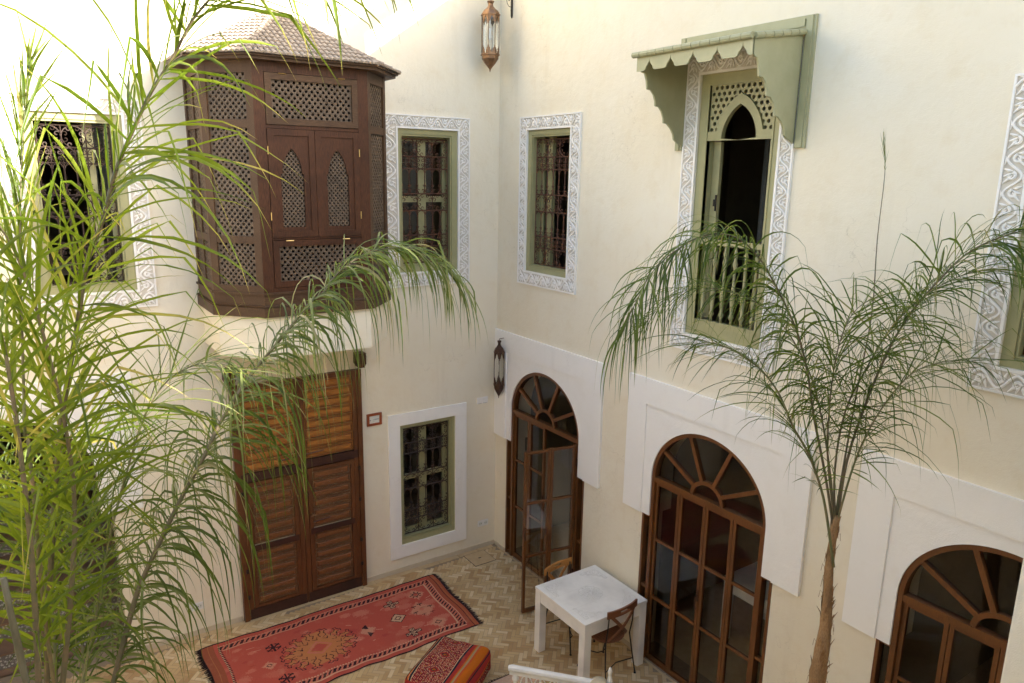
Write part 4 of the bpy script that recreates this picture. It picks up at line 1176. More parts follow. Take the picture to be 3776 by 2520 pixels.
def zig(x0, x1, yc, hw):
    p = .112
    def f(x, y):
        s = ((x - x0) / p) % 1; v = (y - yc) / hw
        return abs(abs((s + .18 * v) % 1 - .5) * 2 - .5) < .30 - .16 * abs(v) * (1 if int(((x - x0) / p) * 2) % 2 else -.6)
    cl.rect(x0, x1, yc - hw - .012, yc + hw + .012, PNK); cl.paint(f, x0, x1, yc - hw, yc + hw, DK)
    cl.paint(lambda x, y: int(x / .0156) % 2 == 0, x0, x1, yc - hw - .018, yc - hw - .008, CRM); cl.paint(lambda x, y: True, x0, x1, yc + hw + .008, yc + hw + .017, CRM)
zig(.16, 2.66, .115, .030); zig(.16, 2.66, H - .115, .030)
p = .10
cl.rect(2.585, 2.67, .15, H - .15, PNK)
cl.paint(lambda x, y: abs(abs(((y / p) + .2 * (x - 2.627) / .03) % 1 - .5) * 2 - .5) < .27 - .1 * abs(x - 2.627) / .03, 2.597, 2.657, .15, H - .15, DK)
cl.rect(2.577, 2.586, .15, H - .15, CRM); cl.rect(2.666, 2.675, .1, H - .1, CRM)
cl.paint(lambda x, y: int(y / .0156) % 2 == 0, .165, .192, .08, H - .08, DK); cl.paint(lambda x, y: int(y / .0156) % 2 == 1, .165, .178, .08, H - .08, CRM)
# medallion
mx, my = 1.08, .665
def med(x, y):
    dx, dy = abs(x - mx), abs(y - my); sx = int(dx / .04) * .04; return sx / .33 + dy / .34 < 1.0 and dy < .28
cl.paint(med, mx - .4, mx + .4, my - .33, my + .33, GLD)
cl.dia(mx, my, .22, .20, (.50, .19, .07)); cl.dia(mx, my, .15, .125, PNK, .22); cl.dia(mx, my, .10, .08, RED)
for k in range(14):
    a = 2 * PI * k / 14 + .1; rx, ry = .345, .255
    cx, cy = mx + rx * math.cos(a), my + ry * math.sin(a); ux, uy = math.cos(a), math.sin(a); vx, vy = -uy, ux
    cl.dia(cx, cy, .05, .045, GLD); w = .0046
    for sg in (-1, 1):
        P = [(-.07, sg * .02), (-.03, sg * .045), (.0, sg * .018), (.035, sg * .022), (.05, sg * .055), (.075, sg * .03), (.055, 0)]
        P = [(cx + a_ * ux + b_ * vx, cy + a_ * uy + b_ * vy) for a_, b_ in P]
        for q0, q1 in zip(P[:-1], P[1:]): cl.line(*q0, *q1, w, DK)
for k in range(12):
    a = 2 * PI * k / 12; cx, cy = mx + .225 * math.cos(a), my + .165 * math.sin(a)
    cl.line(cx - .025, cy, cx + .02, cy + .02, .0042, DK); cl.line(cx + .02, cy + .02, cx + .03, cy - .02, .0042, DK)
def star(cx, cy):
    for a in (30, 90, 150): 
        c_, s_ = math.cos(R(a)), math.sin(R(a)) * .95
        cl.line(cx - .075 * c_, cy - .075 * s_, cx + .075 * c_, cy + .075 * s_, .010, DK)
    for sx in (-1, 1):
        for sy in (-1, 1): cl.line(cx + sx * .03, cy + sy * .055, cx + sx * .07, cy + sy * .02, .008, DK)
star(.66, .39); star(.64, .95)
def light(cx, cy, r_): 
    cl.paint(lambda x, y: abs(x - cx) / r_ + abs(y - cy) / r_ < 1 + rr.uniform(-.2, .15), cx - r_ * 1.2, cx + r_ * 1.2, cy - r_ * 1.2, cy + r_ * 1.2, (.57, .24, .15))
light(.54, .665, .07); cl.dia(.54, .665, .035, .03, DK, .35)
light(1.64, .66, .10); cl.paint(lambda x, y: abs(y - .59) < (x - 1.60) * .9 or abs(y - .59) < .008, 1.60, 1.66, .55, .63, DK); cl.paint(lambda x, y: abs(y - .73) < (1.68 - x) * .9 or abs(y - .73) < .008, 1.62, 1.68, .69, .77, DK)
def cross(cx, cy):
    for dx, dy in ((0, 0), (-.062, 0), (.062, 0), (0, -.05), (0, .05)):
        cl.rect(cx + dx - .031, cx + dx + .031, cy + dy - .025, cy + dy + .025, CRM)
    for dx, dy in ((0, 0), (-.062, 0), (.062, 0), (0, -.05), (0, .05)):
        a, b, c, d = cx + dx - .031, cx + dx + .031, cy + dy - .025, cy + dy + .025
        for q in ((a, c, b, c), (b, c, b, d), (b, d, a, d), (a, d, a, c), (a, c, b, d), (a, d, b, c)): cl.line(*q, .0039, DK)
cross(2.07, .34); cross(2.06, .97)
cl.dia(2.03, .63, .10, .085, CRM); cl.dia(2.03, .63, .11, .095, DK, .14); cl.dia(2.03, .63, .05, .04, DK, .35)
light(2.41, .31, .11); cl.dia(2.41, .31, .055, .05, DK, .3); cl.dia(2.41, .31, .03, .03, RED)
for a in range(8): cl.line(2.41 + .05 * math.cos(a * PI / 4), .31 + .045 * math.sin(a * PI / 4), 2.41 + .068 * math.cos(a * PI / 4), .31 + .06 * math.sin(a * PI / 4), .006, DK)
light(2.35, .63, .17); cl.dia(2.35, .63, .04, .035, PNK)
for a, b in ((-.09, -.10), (.0, -.12), (.09, -.02), (-.12, .02), (-.05, .10), (.06, .10)): cl.line(2.35 + a, .63 + b, 2.35 + a + .05, .63 + b, .007, DK); cl.line(2.35 + a + .02, .63 + b, 2.35 + a + .02, .63 + b + .03, .006, DK)
light(2.39, .96, .11); cl.dia(2.39, .96, .045, .04, DK, .35)
rg = thing('kilim_rug', 'long faded red rug with dark borders and a gold medallion, by the double door', 'rug', (-2.5, -.9, 0))
mb = MB(); cols = []
def rugz(x, y): return .009 + .004 * math.sin(x * 5 + y * 3) * math.sin(y * 7 + 1) + .0025 * math.sin(x * 17 + 1.3 * y)
def rpos(i, j):
    a, b = i * cl.c, j * cl.c
    ed = .012 * math.sin(a * 6) + .006 * math.sin(a * 19)
    y = -.30 - b + ed * (1 if b > .6 else .4) + .025 * (a / 2.8); x = -3.915 + a + .010 * math.sin(b * 9) * (1 if a > 1.4 else -1) * abs(a - 1.4) / 1.4 - .03 * (b / 1.2) * (a / 2.8)
    return (x, y, rugz(a, b))
idx = [[mb.V(*rpos(i, j)) for i in range(cl.nx + 1)] for j in range(cl.ny + 1)]
for j in range(cl.ny):
    for i in range(cl.nx): mb.F(idx[j][i], idx[j][i + 1], idx[j + 1][i + 1], idx[j + 1][i]); cols.append(cl.g[j][i])
body = mb.build('woven_field', 'woven_pattern', rg, normals=False); colour_faces(body, cols)
for p in body.data.polygons: p.use_smooth = True
mb = MB()
for side in (0, 1):
    for j in range(0, cl.ny * 2):
        b = j / 2; p = rpos(0 if side == 0 else cl.nx, b); sg = -1 if side == 0 else 1; L = rr.uniform(.025, .06) * (1.6 if rr.random() < .08 else 1)
        dy = rr.uniform(-.02, .02); mb.tube([p, (p[0] + sg * L * .5, p[1] + dy * .4, .008), (p[0] + sg * L, p[1] + dy, .004)], [.0035, .003, .0015], 3)
for j in (0, cl.ny):
    P = [rpos(i, j) for i in range(0, cl.nx + 1, 6)]; mb.tube([(p[0], p[1], p[2] - .003) for p in P], .0065, 4)
mb.build('fringe', 'black_yarn', rg)

# pale rug with black fringe under the daybed
pr = thing('pale_rug', 'pale pinkish rug with a black fringe, under the white daybed end', 'rug', (-1.9, -3.3, 0))
mb = MB(); mb.box(-2.5, -1.15, -4.3, -2.42, .002, .011); mb.build('woven_field', 'pale_rug', pr)
mb = MB()
for k in range(150):
    x = -2.5 + k * .009; mb.tube([(x, -2.425, .009), (x + rr.uniform(-.01, .01), -2.425 + rr.uniform(.02, .05), .004)], [.004, .0015], 3)
mb.tube([(-2.5, -2.421, .009), (-1.15, -2.421, .009)], .006, 4); mb.build('fringe', 'black_yarn', pr)

# ------------------------------------------------------------------ kilim floor cushion
cu_ = thing('floor_cushion', 'red kilim floor cushion with an orange stripe beside the rug', 'cushion', (0, 0, 0))
LA, WB, HT = .78, .62, .27
O0 = Vector((-1.80, -1.745, 0)); eb = Vector((.555, -.832, 0)); ea = Vector((-.832, -.555, 0))
O0 = O0
CR = (.36, .035, .028); CD = (.20, .02, .03); CO = (.50, .125, .012); CB = (.02, .018, .03); CC = (.62, .42, .24); CG = (.42, .22, .04); CRO = (.50, .09, .025)
def kil(s, t, side):
    # s across (0..WB), t along (0..LA)
    if s < .035: return CRO if (t * 9) % 1 < .7 else CO
    if s < .045: return CC if int(t / .012) % 2 else CO
    if s < .07: return CB
    if s < .078: return CC
    if s < .40:
        u = (s - .239) / .16; v = (t / .235) % 1 - .5; v2 = v * 2
        d = abs(u) * .95 + abs(v2)
        gx, gy = int(s / .0065), int(t / .0065)
        if d < .16: return CO if (gx + gy) % 3 else CB
        if d < .24: return CB
        if d < .42: return CR
        if d < .50: return CC if (gx + gy) % 2 else CB
        if d < .66: return CD
        if d < .72: return CC if gx % 2 else CD
        # fields between the large diamonds
        uu = (abs(u) * 2.4) % 1 - .5; vv = (abs(v2) * 2.4) % 1 - .5; q = abs(uu) + abs(vv)
        if q < .14: return CO if gx % 2 else CG
        if q < .24: return CB
        if q < .36: return CR
        if q < .46: return CC if (gx // 1 + gy) % 2 else CB
        if q < .62: return CD if gy % 3 else CR
        return CC if (gx * 2 + gy) % 5 == 0 else (CB if (gx + gy * 2) % 4 == 0 else CR)
    if s < .408: return CC
    if s < .425: return CB
    if s < .465: return CR
    if s < .475: return CO
    if s < .50: return (.36, .25, .12)
    if s < .515: return CRO
    if s < .60: return CO
    return CR
mb = MB(); cols = []; hs = (WB / 2, LA / 2, HT / 2); rad = .075
def cush(p):
    P = [p[k] * hs[k] for k in range(3)]; q = [max(-(hs[k] - rad), min(hs[k] - rad, P[k])) for k in range(3)]
    d = Vector([P[k] - q[k] for k in range(3)])
    if d.length > 1e-9: d = d.normalized() * rad
    v = Vector(q) + d
    bul = (1 - p[0] ** 2) * (1 - p[1] ** 2)
    if p[2] > 0: v.z += .03 * bul - .018 * (1 - bul) * (.5 + .5 * math.sin(p[0] * 3 + p[1] * 4)) + .005 * math.sin(9 * p[0] + 5 * p[1])
    v.x += .012 * math.sin(3 * p[1] + 1) * (1 - p[2] ** 2) + .02 * (1 - p[1] ** 2) * (1 if p[0] > 0 else -1) * (1 - p[2] ** 2) * abs(p[0])
    v.y += .015 * (1 - p[0] ** 2) * (1 if p[1] > 0 else -1) * (1 - p[2] ** 2) * abs(p[1])
    return v
res = (96, 120, 40)
for ax in range(3):
    for sg in (-1, 1):
        u, w = [k for k in range(3) if k != ax]; nu, nw = res[u], res[w]; ids = []
        for j in range(nw + 1):
            row = []
            for i in range(nu + 1):
                p = [0, 0, 0]; p[ax] = sg; p[u] = -1 + 2 * i / nu; p[w] = -1 + 2 * j / nw
                v = cush(p); world = O0 + eb * (v.x + WB / 2) + ea * (v.y + LA / 2) + Vector((0, 0, v.z + HT / 2 + .004))
                row.append(mb.V(*world))
            ids.append(row)
        for j in range(nw):
            for i in range(nu):
                mb.F(ids[j][i], ids[j][i + 1], ids[j + 1][i + 1], ids[j + 1][i])
                p = [0, 0, 0]; p[ax] = sg; p[u] = -1 + 2 * (i + .5) / nu; p[w] = -1 + 2 * (j + .5) / nw
                s, t, z = (p[0] + 1) / 2 * WB, (p[1] + 1) / 2 * LA, (p[2] + 1) / 2 * HT
                if ax == 2: c = kil(s, t, 0)
                elif ax == 0 and sg > 0:
                    c = CR if (z > .20 or z < .03) else (CRO if z > .18 else kil(.09 + z * 1.4, t, 1))
                    if t < .10: c = CR if t > .03 else CO
                elif ax == 0: c = CRO if z > .2 else CR
                else: c = CO if .42 < s < .6 else (CR if z > .17 else kil(s, z * 1.2, 1))
                cols.append(c)
b_ = mb.build('cover', 'kilim_pattern', cu_, normals=False); colour_faces(b_, cols)
for p in b_.data.polygons: p.use_smooth = True
mb = MB()
def cpt(a, b, z): 
    v = cush((a, b, z)); return tuple(O0 + eb * (v.x + WB / 2) + ea * (v.y + LA / 2) + Vector((0, 0, v.z + HT / 2 + .004)))
mb.tube([cpt(-1 + .02 * k if k < 50 else 0, -1, .96) for k in range(0, 50)] , .006, 5)
mb.tube([cpt(1, -1 + .04 * k, .94) for k in range(51)], .006, 5); mb.tube([cpt(-1, -1 + .04 * k, .94) for k in range(51)], .006, 5)
mb.build('piping', 'black_yarn', cu_)

# ------------------------------------------------------------------ white daybed at the lower edge
db = thing('daybed', 'white distressed wooden daybed end with a canvas bolster at the bottom edge', 'daybed', (-1.85, -3.19, 0))
A0, A1 = Vector((-1.86, -3.185, 0)), Vector((-1.36, -3.72, 0)); e = (A1 - A0).normalized(); nrm = Vector((-e.y, e.x, 0)); nrm = -nrm if nrm.x > 0 else nrm
LB = (A1 - A0).length
TD = lambda a, b, c: A0 + e * a + nrm * c + Vector((0, 0, b))
mb = MB(TD); mb.tube([(-.03, .755, 0), (0, .76, 0), (LB, .745, 0), (LB + .03, .74, 0)], [.026, .032, .032, .026], 10); mb.box(-.02, LB + .02, .705, .732, -.02, .02)
mb.build('top_rail', 'white_worn_wood', db)
for a in (.03, LB - .02):
    p = TD(a, 0, 0); mb = MB(); mb.lathe(p.x, p.y, [(.022, .0), (.022, .3), (.03, .34), (.03, .46), (.018, .50), (.028, .56), (.016, .62), (.03, .66), (.022, .70), (.022, .72)], 12); mb.build('post', 'white_worn_wood', db)
mb = MB(TD)
for k in range(5):
    a = .13 + k * .125; mb.box(a - .008, a + .008, .47, .706, -.008, .008)
    for sx in (-1, 1):
        mb.tube([(a + sx * (.008 + .045 * math.sin(t)), .70 - .09 * (1 - math.cos(t)), 0) for t in [q * PI / 8 for q in range(9)]], .005, 5)
mb.box(.05, LB - .05, .44, .47, -.012, .012); mb.build('fret_panel', 'white_worn_wood', db)
mb = MB(TD); mb.box(0, LB, .28, .34, -.02, 1.7); mb.build('bed_frame', 'white_worn_wood', db)
mb = MB(TD); mb.box(.03, LB - .03, .34, .45, .03, 1.68); mb.build('mattress', 'canvas_cushion', db, bevel=.03)
p = TD(LB + .12, 0, -.06)
mb = MB(); mb.lathe(p.x, p.y, [(.02, .0), (.02, .62), (.028, .66), (.016, .70), (.026, .74), (.014, .80), (.02, .84), (.012, .87), (.003, .88)], 10); mb.build('finial_post', 'white_worn_wood', db)
cb = thing('bolster', 'rolled beige canvas bolster on the end of the white daybed', 'cushion', (p.x, p.y, .6))
mb = MB(); c0 = TD(LB + .03, .70, -.01); mb.sm = True
mb.tube([tuple(c0 + nrm * q + Vector((0, 0, .02 * math.sin(q * 30)))) for q in (-.09, -.085, -.04, 0, .04, .085, .09)], [.04, .075, .085, .082, .085, .075, .04], 16)
mb.build('cover', 'canvas_cushion', cb)

# ------------------------------------------------------------------ inside the rooms, seen through the glass
it = thing('indoor_table', 'pale tiled table standing inside, seen through the middle arched door', 'table', (1.35, -3.75, 0))
mb = MB(); mb.box(.95, 1.75, -4.35, -3.15, .71, .76); mb.build('tabletop', 'white_worn_wood', it)
mb = MB(); mb.box(.97, 1.73, -4.33, -3.17, .60, .709); mb.build('apron', 'white_worn_wood', it)
for x in (.96, 1.66):
    for y in (-4.34, -3.24): mb = MB(); mb.box(x, x + .08, y, y + .08, .013, .709); mb.build('leg', 'white_worn_wood', it)
ir = thing('indoor_rug', 'dark red fringed rug on the floor inside the middle arched door', 'rug', (.9, -4.3, 0))
mb = MB(); mb.box(.42, 1.5, -4.9, -3.95, .013, .022); mb.build('woven_field', 'red_rug_dark', ir)
mb = MB()
for k in range(70): y = -4.9 + k * .0135; mb.tube([(.42, y, .02), (.37, y + rr.uniform(-.01, .01), .016)], .003, 3)
mb.build('fringe', 'black_yarn', ir)
tr = thing('tray_table', 'round pierced metal tray table inside the open arched door', 'table', (1.0, -1.55, 0))
mb = MB(); mb.lathe(1.0, -1.55, [(.003, .52), (.30, .52), (.31, .53), (.30, .535), (.003, .528)], 28); mb.build('tray', 'paper', tr)
mb = MB(); 
for k in range(24):
    a = k * PI / 12
    for r_ in (.07, .14, .21, .27): mb.tube([(1.0 + r_ * math.cos(a + r_) + .022 * math.cos(t), -1.55 + r_ * math.sin(a + r_) + .022 * math.sin(t), .5375) for t in [q * PI / 3 for q in range(6)]], .003, 3)
mb.build('tracery', 'iron_grey', tr)
mb = MB(); mb.lathe(1.0, -1.55, [(.24, .013), (.22, .25), (.25, .519)], 12); mb.build('drum_base', 'dark_fabric', tr)
sf = thing('indoor_armchair', 'grey upholstered armchair inside the open arched door', 'armchair', (1.7, -.9, 0))
mb = MB(); mb.box(1.3, 2.1, -1.2, -.5, .10, .42); mb.build('seat', 'dark_fabric', sf, bevel=.04)
mb = MB(); mb.box(2.1, 2.3, -1.2, -.5, .10, .85); mb.build('backrest', 'dark_fabric', sf, bevel=.04)

# ------------------------------------------------------------------ palms
def catmull(P, n):
    P = [Vector(p) for p in P]; out = []
    Q = [P[0] * 2 - P[1]] + P + [P[-1] * 2 - P[-2]]
    for k in range(1, len(Q) - 2):
        for q in range(n):
            t = q / n; a, b, c, d = Q[k - 1], Q[k], Q[k + 1], Q[k + 2]
            out.append(.5 * ((2 * b) + (-a + c) * t + (2 * a - 5 * b + 4 * c - d) * t * t + (-a + 3 * b - 3 * c + d) * t ** 3))
    out.append(P[-1]); return out
DOWN = Vector((0, 0, -1))
def frond(root, pts, mat, stem, start=.15, sp=.03, Lm=.6, w=.020, droop=2.2, seed=1, r0=.013, ang=(35, 62), kink=.4, plum=.45, tipL=.5, nseg=8, density=1.0):
    rn = random.Random(seed); C = catmull(pts, 8)
    S = [0]
    for a, b in zip(C[:-1], C[1:]): S.append(S[-1] + (b - a).length)
    T_ = S[-1]
    def at(s):
        for k in range(len(S) - 1):
            if S[k + 1] >= s: f = (s - S[k]) / max(S[k + 1] - S[k], 1e-9); return C[k].lerp(C[k + 1], f), (C[k + 1] - C[k]).normalized()
        return C[-1], (C[-1] - C[-2]).normalized()
    mb = MB(); s = start * T_; al = []
    while s < T_ - .005:
        t = s / T_; p, tan = at(s)
        U = Vector((0, 0, 1)) - tan * tan.z
        if U.length < .25: U = Vector((.3, -.9, .3)) - tan * tan.dot(Vector((.3, -.9, .3)))
        U.normalize(); Sd = tan.cross(U)
        tt = (t - start) / (1 - start)
        lp = min(1, .45 + 2.2 * tt) * (1 - (1 - tipL) * max(0, (tt - .55) / .45) ** 1.5)
        for side in (-1, 1):
            if rn.random() > density: continue
            A = R(rn.uniform(ang[0] - 14, ang[1] + 20) * (1 - .35 * tt)); pl = rn.uniform(-plum, plum) 
            d = (tan * math.cos(A) + (Sd * side * math.cos(pl) + U * math.sin(pl + .15)) * math.sin(A)).normalized()
            L = Lm * lp * (rn.uniform(.75, 1.12) if rn.random() < .75 else rn.uniform(.45, .8)); ds = L / nseg; q = p.copy()
            kk = rn.randint(3, 6) if rn.random() < kink else -1
            N = (U * .8 + Sd * rn.uniform(-.6, .6) + tan * rn.uniform(-.3, .3)).normalized(); ww = w * rn.uniform(.75, 1.2)
            rows = []; dr = droop * rn.uniform(.5, 1.6)
            for k in range(nseg + 1):
                f = k / nseg
                wv = d.cross(N)
                if wv.length < 1e-3: wv = d.orthogonal()
                wv.normalize(); nn = wv.cross(d).normalized()
                wd = ww * .5 * (min(1, .45 + f * 3.5) * (1 - f ** 2.2) + .02)
                al += [f, f, f]
                rows.append((mb.V(*(q + wv * wd)), mb.V(*(q - nn * wd * .45)), mb.V(*(q - wv * wd))))
                q = q + d * ds
                g_ = dr * ds * (1 + 1.5 * f)
                if k == kk: d = (d * .55 + DOWN * rn.uniform(.4, .95)).normalized(); N = (N + Vector((rn.uniform(-.3, .3), rn.uniform(-.3, .3), 0))).normalized()
                d = (d + DOWN * g_ + Vector((rn.uniform(-1, 1), rn.uniform(-1, 1), rn.uniform(-1, 1))) * .06).normalized()
            for a, b in zip(rows[:-1], rows[1:]): mb.F(a[0], a[1], b[1], b[0]); mb.F(a[1], a[2], b[2], b[1])
        s += sp * rn.uniform(.4, 1.6)
    fr = mb.build('frond', mat, root, normals=False)
    fa = fr.data.attributes.new('along', 'FLOAT', 'POINT'); fa.data.foreach_set('value', al)
    for p in fr.data.polygons: p.use_smooth = True
    sm = MB(); step = C[::2] + ([C[-1]] if len(C) % 2 == 0 else [])
    sm.sm = True; sm.tube([tuple(c) for c in step], [r0 * (1 - .85 * k / (len(step) - 1)) for k in range(len(step))], 6)
    sm.build('frond_stem', stem, fr)
    return fr
LP={
'A':[(-5.21,-4.38,2.61),(-5.16,-4.36,3.05),(-5.05,-4.30,3.75),(-4.99,-4.32,4.06),(-4.92,-4.35,4.35),(-4.86,-4.38,4.62),(-4.79,-4.44,4.80),(-4.73,-4.49,5.00),(-4.64,-4.56,5.20),(-4.59,-4.59,5.30),(-4.51,-4.64,5.43),(-4.45,-4.71,5.55),(-4.37,-4.80,5.65),(-4.27,-4.91,5.73),(-4.17,-5.10,5.76),(-4.07,-5.30,5.70)],
'B':[(-4.99,-4.47,2.58),(-4.85,-4.35,2.93),(-4.78,-4.30,3.08),(-4.66,-4.26,3.28),(-4.55,-4.22,3.45),(-4.43,-4.20,3.63),(-4.35,-4.16,3.75),(-4.22,-4.13,3.92),(-4.14,-4.10,4.00),(-4.05,-4.11,4.10),(-3.95,-4.12,4.21),(-3.84,-4.10,4.32),(-3.77,-4.13,4.38),(-3.70,-4.10,4.45),(-3.60,-4.11,4.53),(-3.50,-4.13,4.58),(-3.37,-4.16,4.60),(-3.23,-4.20,4.58),(-3.14,-4.25,4.51),(-3.06,-4.29,4.43)],
'C':[(-5.15,-4.55,3.97),(-5.12,-4.47,4.30),(-5.09,-4.40,4.64),(-5.05,-4.34,4.97),(-5.01,-4.30,5.22),(-4.97,-4.27,5.42)],
'D':[(-5.22,-4.79,2.90),(-5.18,-4.72,3.50),(-5.17,-4.68,3.88),(-5.17,-4.66,4.18),(-5.18,-4.65,4.41),(-5.22,-4.69,4.64),(-5.28,-4.72,4.80),(-5.36,-4.77,4.89)],
'E':[(-5.16,-4.62,2.76),(-5.06,-4.55,3.28),(-5.01,-4.48,3.63),(-5.01,-4.51,3.97),(-5.04,-4.53,4.31),(-5.08,-4.55,4.59),(-5.14,-4.58,4.79),(-5.23,-4.61,4.91)],
'F':[(-5.18,-4.19,2.47),(-5.15,-3.99,2.81),(-5.17,-3.78,3.09),(-5.23,-3.55,3.32),(-5.35,-3.31,3.48),(-5.49,-3.06,3.57)],
'G':[(-5.11,-4.55,2.69),(-4.99,-4.42,3.00),(-4.90,-4.39,3.36),(-4.80,-4.37,3.66),(-4.71,-4.42,3.93),(-4.61,-4.50,4.11),(-4.49,-4.68,4.21),(-4.38,-4.88,4.21)],
'H':[(-5.06,-4.27,2.47),(-5.04,-3.99,2.62),(-5.01,-3.71,2.83),(-4.93,-3.45,3.08),(-4.81,-3.23,3.28),(-4.65,-3.17,3.42)],
}
RP={
'A':[(-1.04,-5.51,2.86),(-1.06,-5.42,3.21),(-1.12,-5.34,3.57),(-1.17,-5.29,3.87),(-1.24,-5.25,4.09),(-1.31,-5.22,4.23),(-1.40,-5.17,4.40),(-1.51,-5.12,4.56),(-1.64,-5.06,4.67),(-1.81,-5.01,4.69),(-2.02,-5.00,4.63),(-2.20,-4.97,4.50),(-2.35,-4.99,4.32),(-2.42,-4.98,4.16)],
'B':[(-1.04,-5.51,2.83),(-0.94,-5.39,3.14),(-0.91,-5.23,3.59),(-0.92,-5.10,3.85),(-0.98,-4.93,4.09),(-1.06,-4.77,4.21),(-1.18,-4.61,4.27),(-1.31,-4.46,4.27),(-1.47,-4.38,4.19),(-1.61,-4.33,4.04)],
'C':[(-1.08,-5.56,2.65),(-1.12,-5.51,2.94),(-1.18,-5.48,3.16),(-1.31,-5.45,3.41),(-1.45,-5.42,3.60),(-1.58,-5.40,3.81),(-1.74,-5.38,3.97),(-1.91,-5.35,4.08),(-2.05,-5.30,4.14),(-2.18,-5.27,4.14)],
'S':[(-1.03,-5.50,2.91),(-0.93,-5.46,3.31),(-0.82,-5.42,3.71),(-0.69,-5.38,4.19),(-0.61,-5.31,4.64),(-0.53,-5.26,5.04),(-0.51,-5.22,5.23)],
'D':[(-1.02,-5.51,2.88),(-0.94,-5.48,3.29),(-0.89,-5.53,3.69),(-0.84,-5.60,4.03),(-0.80,-5.68,4.26),(-0.77,-5.78,4.44),(-0.72,-5.89,4.61),(-0.67,-6.02,4.71),(-0.62,-6.16,4.76),(-0.62,-6.31,4.70),(-0.64,-6.45,4.58)],
'E':[(-1.03,-5.51,2.88),(-1.01,-5.45,3.24),(-0.96,-5.44,3.60),(-0.88,-5.49,3.87),(-0.78,-5.55,4.12),(-0.66,-5.64,4.31),(-0.52,-5.76,4.45),(-0.40,-5.89,4.51),(-0.29,-6.03,4.47)],
'F':[(-1.03,-5.51,2.86),(-1.02,-5.56,3.25),(-1.01,-5.62,3.52),(-0.98,-5.70,3.75),(-1.04,-5.85,3.96),(-1.00,-5.98,4.05),(-0.97,-6.11,4.08)],
'G':[(-1.03,-5.51,2.88),(-1.12,-5.46,3.35),(-1.20,-5.48,3.78),(-1.27,-5.54,4.09),(-1.32,-5.63,4.29),(-1.35,-5.76,4.41)],
}
SUN, SKY, EXPO = 4.4, .15, 2.07
lpalm = thing('clumping_palm', 'bright green clumping palm with long drooping fronds filling the left side', 'palm', (-5.1, -4.45, 0))
cfg = {
 'A': dict(Lm=.82, w=.016, sp=.028, tipL=.55, start=.08, droop=1.0, seed=11, r0=.014, kink=.8, plum=1.3),
 'B': dict(Lm=.82, w=.0125, sp=.0145, start=.04, droop=5.0, seed=12, r0=.014, kink=.5, plum=.7, ang=(40, 75), tipL=.55, nseg=10),
 'C': dict(Lm=.42, w=.012, sp=.05, start=.25, droop=.3, seed=13, r0=.007, kink=.0, plum=.3, ang=(4, 12)),
 'D': dict(Lm=.75, w=.0145, sp=.034, start=.12, droop=.8, seed=14, kink=.75, plum=1.3),
 'E': dict(Lm=.75, w=.0145, sp=.034, start=.12, droop=.8, seed=15, kink=.75, plum=1.3),
 'F': dict(Lm=.65, w=.010, sp=.023, start=.06, droop=1.2, seed=16, kink=.6, plum=1.4),
 'G': dict(Lm=.65, w=.009, sp=.030, start=.08, droop=1.4, seed=17, kink=.5, plum=1.0, r0=.008),
 'H': dict(Lm=.60, w=.009, sp=.023, start=.06, droop=1.2, seed=18, kink=.6, plum=1.4, r0=.008),
 'I': dict(Lm=.60, w=.009, sp=.023, start=.05, droop=1.2, seed=31, kink=.6, plum=1.4, r0=.007),
 'J': dict(Lm=.62, w=.009, sp=.028, start=.05, droop=1.3, seed=32, kink=.3, plum=1.0, r0=.008),
 'K': dict(Lm=.68, w=.010, sp=.032, start=.05, droop=1.3, seed=33, kink=.4, plum=1.0, r0=.009),
 'N': dict(Lm=.62, w=.009, sp=.023, start=.05, droop=1.0, seed=34, kink=.6, plum=1.4, r0=.007),
}
for k, P in LP.items():
    mat = 'palm_leaf_cool' if k in 'BG' else 'palm_leaf_bright' if k in 'ACDE' else 'palm_leaf_deep'
    frond(lpalm, P, mat, 'frond_stem_brown' if k in 'ABDE' else 'frond_stem_green', **cfg[k])
for k, x, y, z1, r_, m_ in ((0, -5.245, -4.99, 3.6, .016, 'cane_grey'), (1, -5.20, -4.93, 3.0, .018, 'cane_green')):
    mb = MB(); pts = []; rr_ = []
    n = 26
    for q in range(n + 1):
        z = z1 * q / n; pts.append((x + .02 * math.sin(q * .4 + k), y + .015 * math.cos(q * .5), z)); rr_.append(r_ * (1.16 if q % 4 == 0 else 1) * (1 - .35 * q / n))
    mb.sm = True; mb.tube(pts, rr_, 8); mb.build('cane', m_, lpalm)
for k, P in LP.items():
    p = Vector(P[0]); b = Vector((-5.12 + .05 * math.sin(ord(k)), -4.48 + .05 * math.cos(ord(k) * 2), .0))
    if k == 'C': b = Vector((-5.18, -4.75, 0))
    mb = MB(); n = 14; r_ = cfg[k].get('r0', .013)
    mb.sm = True; mb.tube([tuple(b.lerp(p, q / n) + Vector((.01 * math.sin(q), 0, 0))) for q in range(n + 1)], [r_ * (1.5 - .5 * q / n) * (1.1 if q % 3 == 0 else 1) for q in range(n + 1)], 7)
    mb.build('cane', 'cane_green', lpalm)

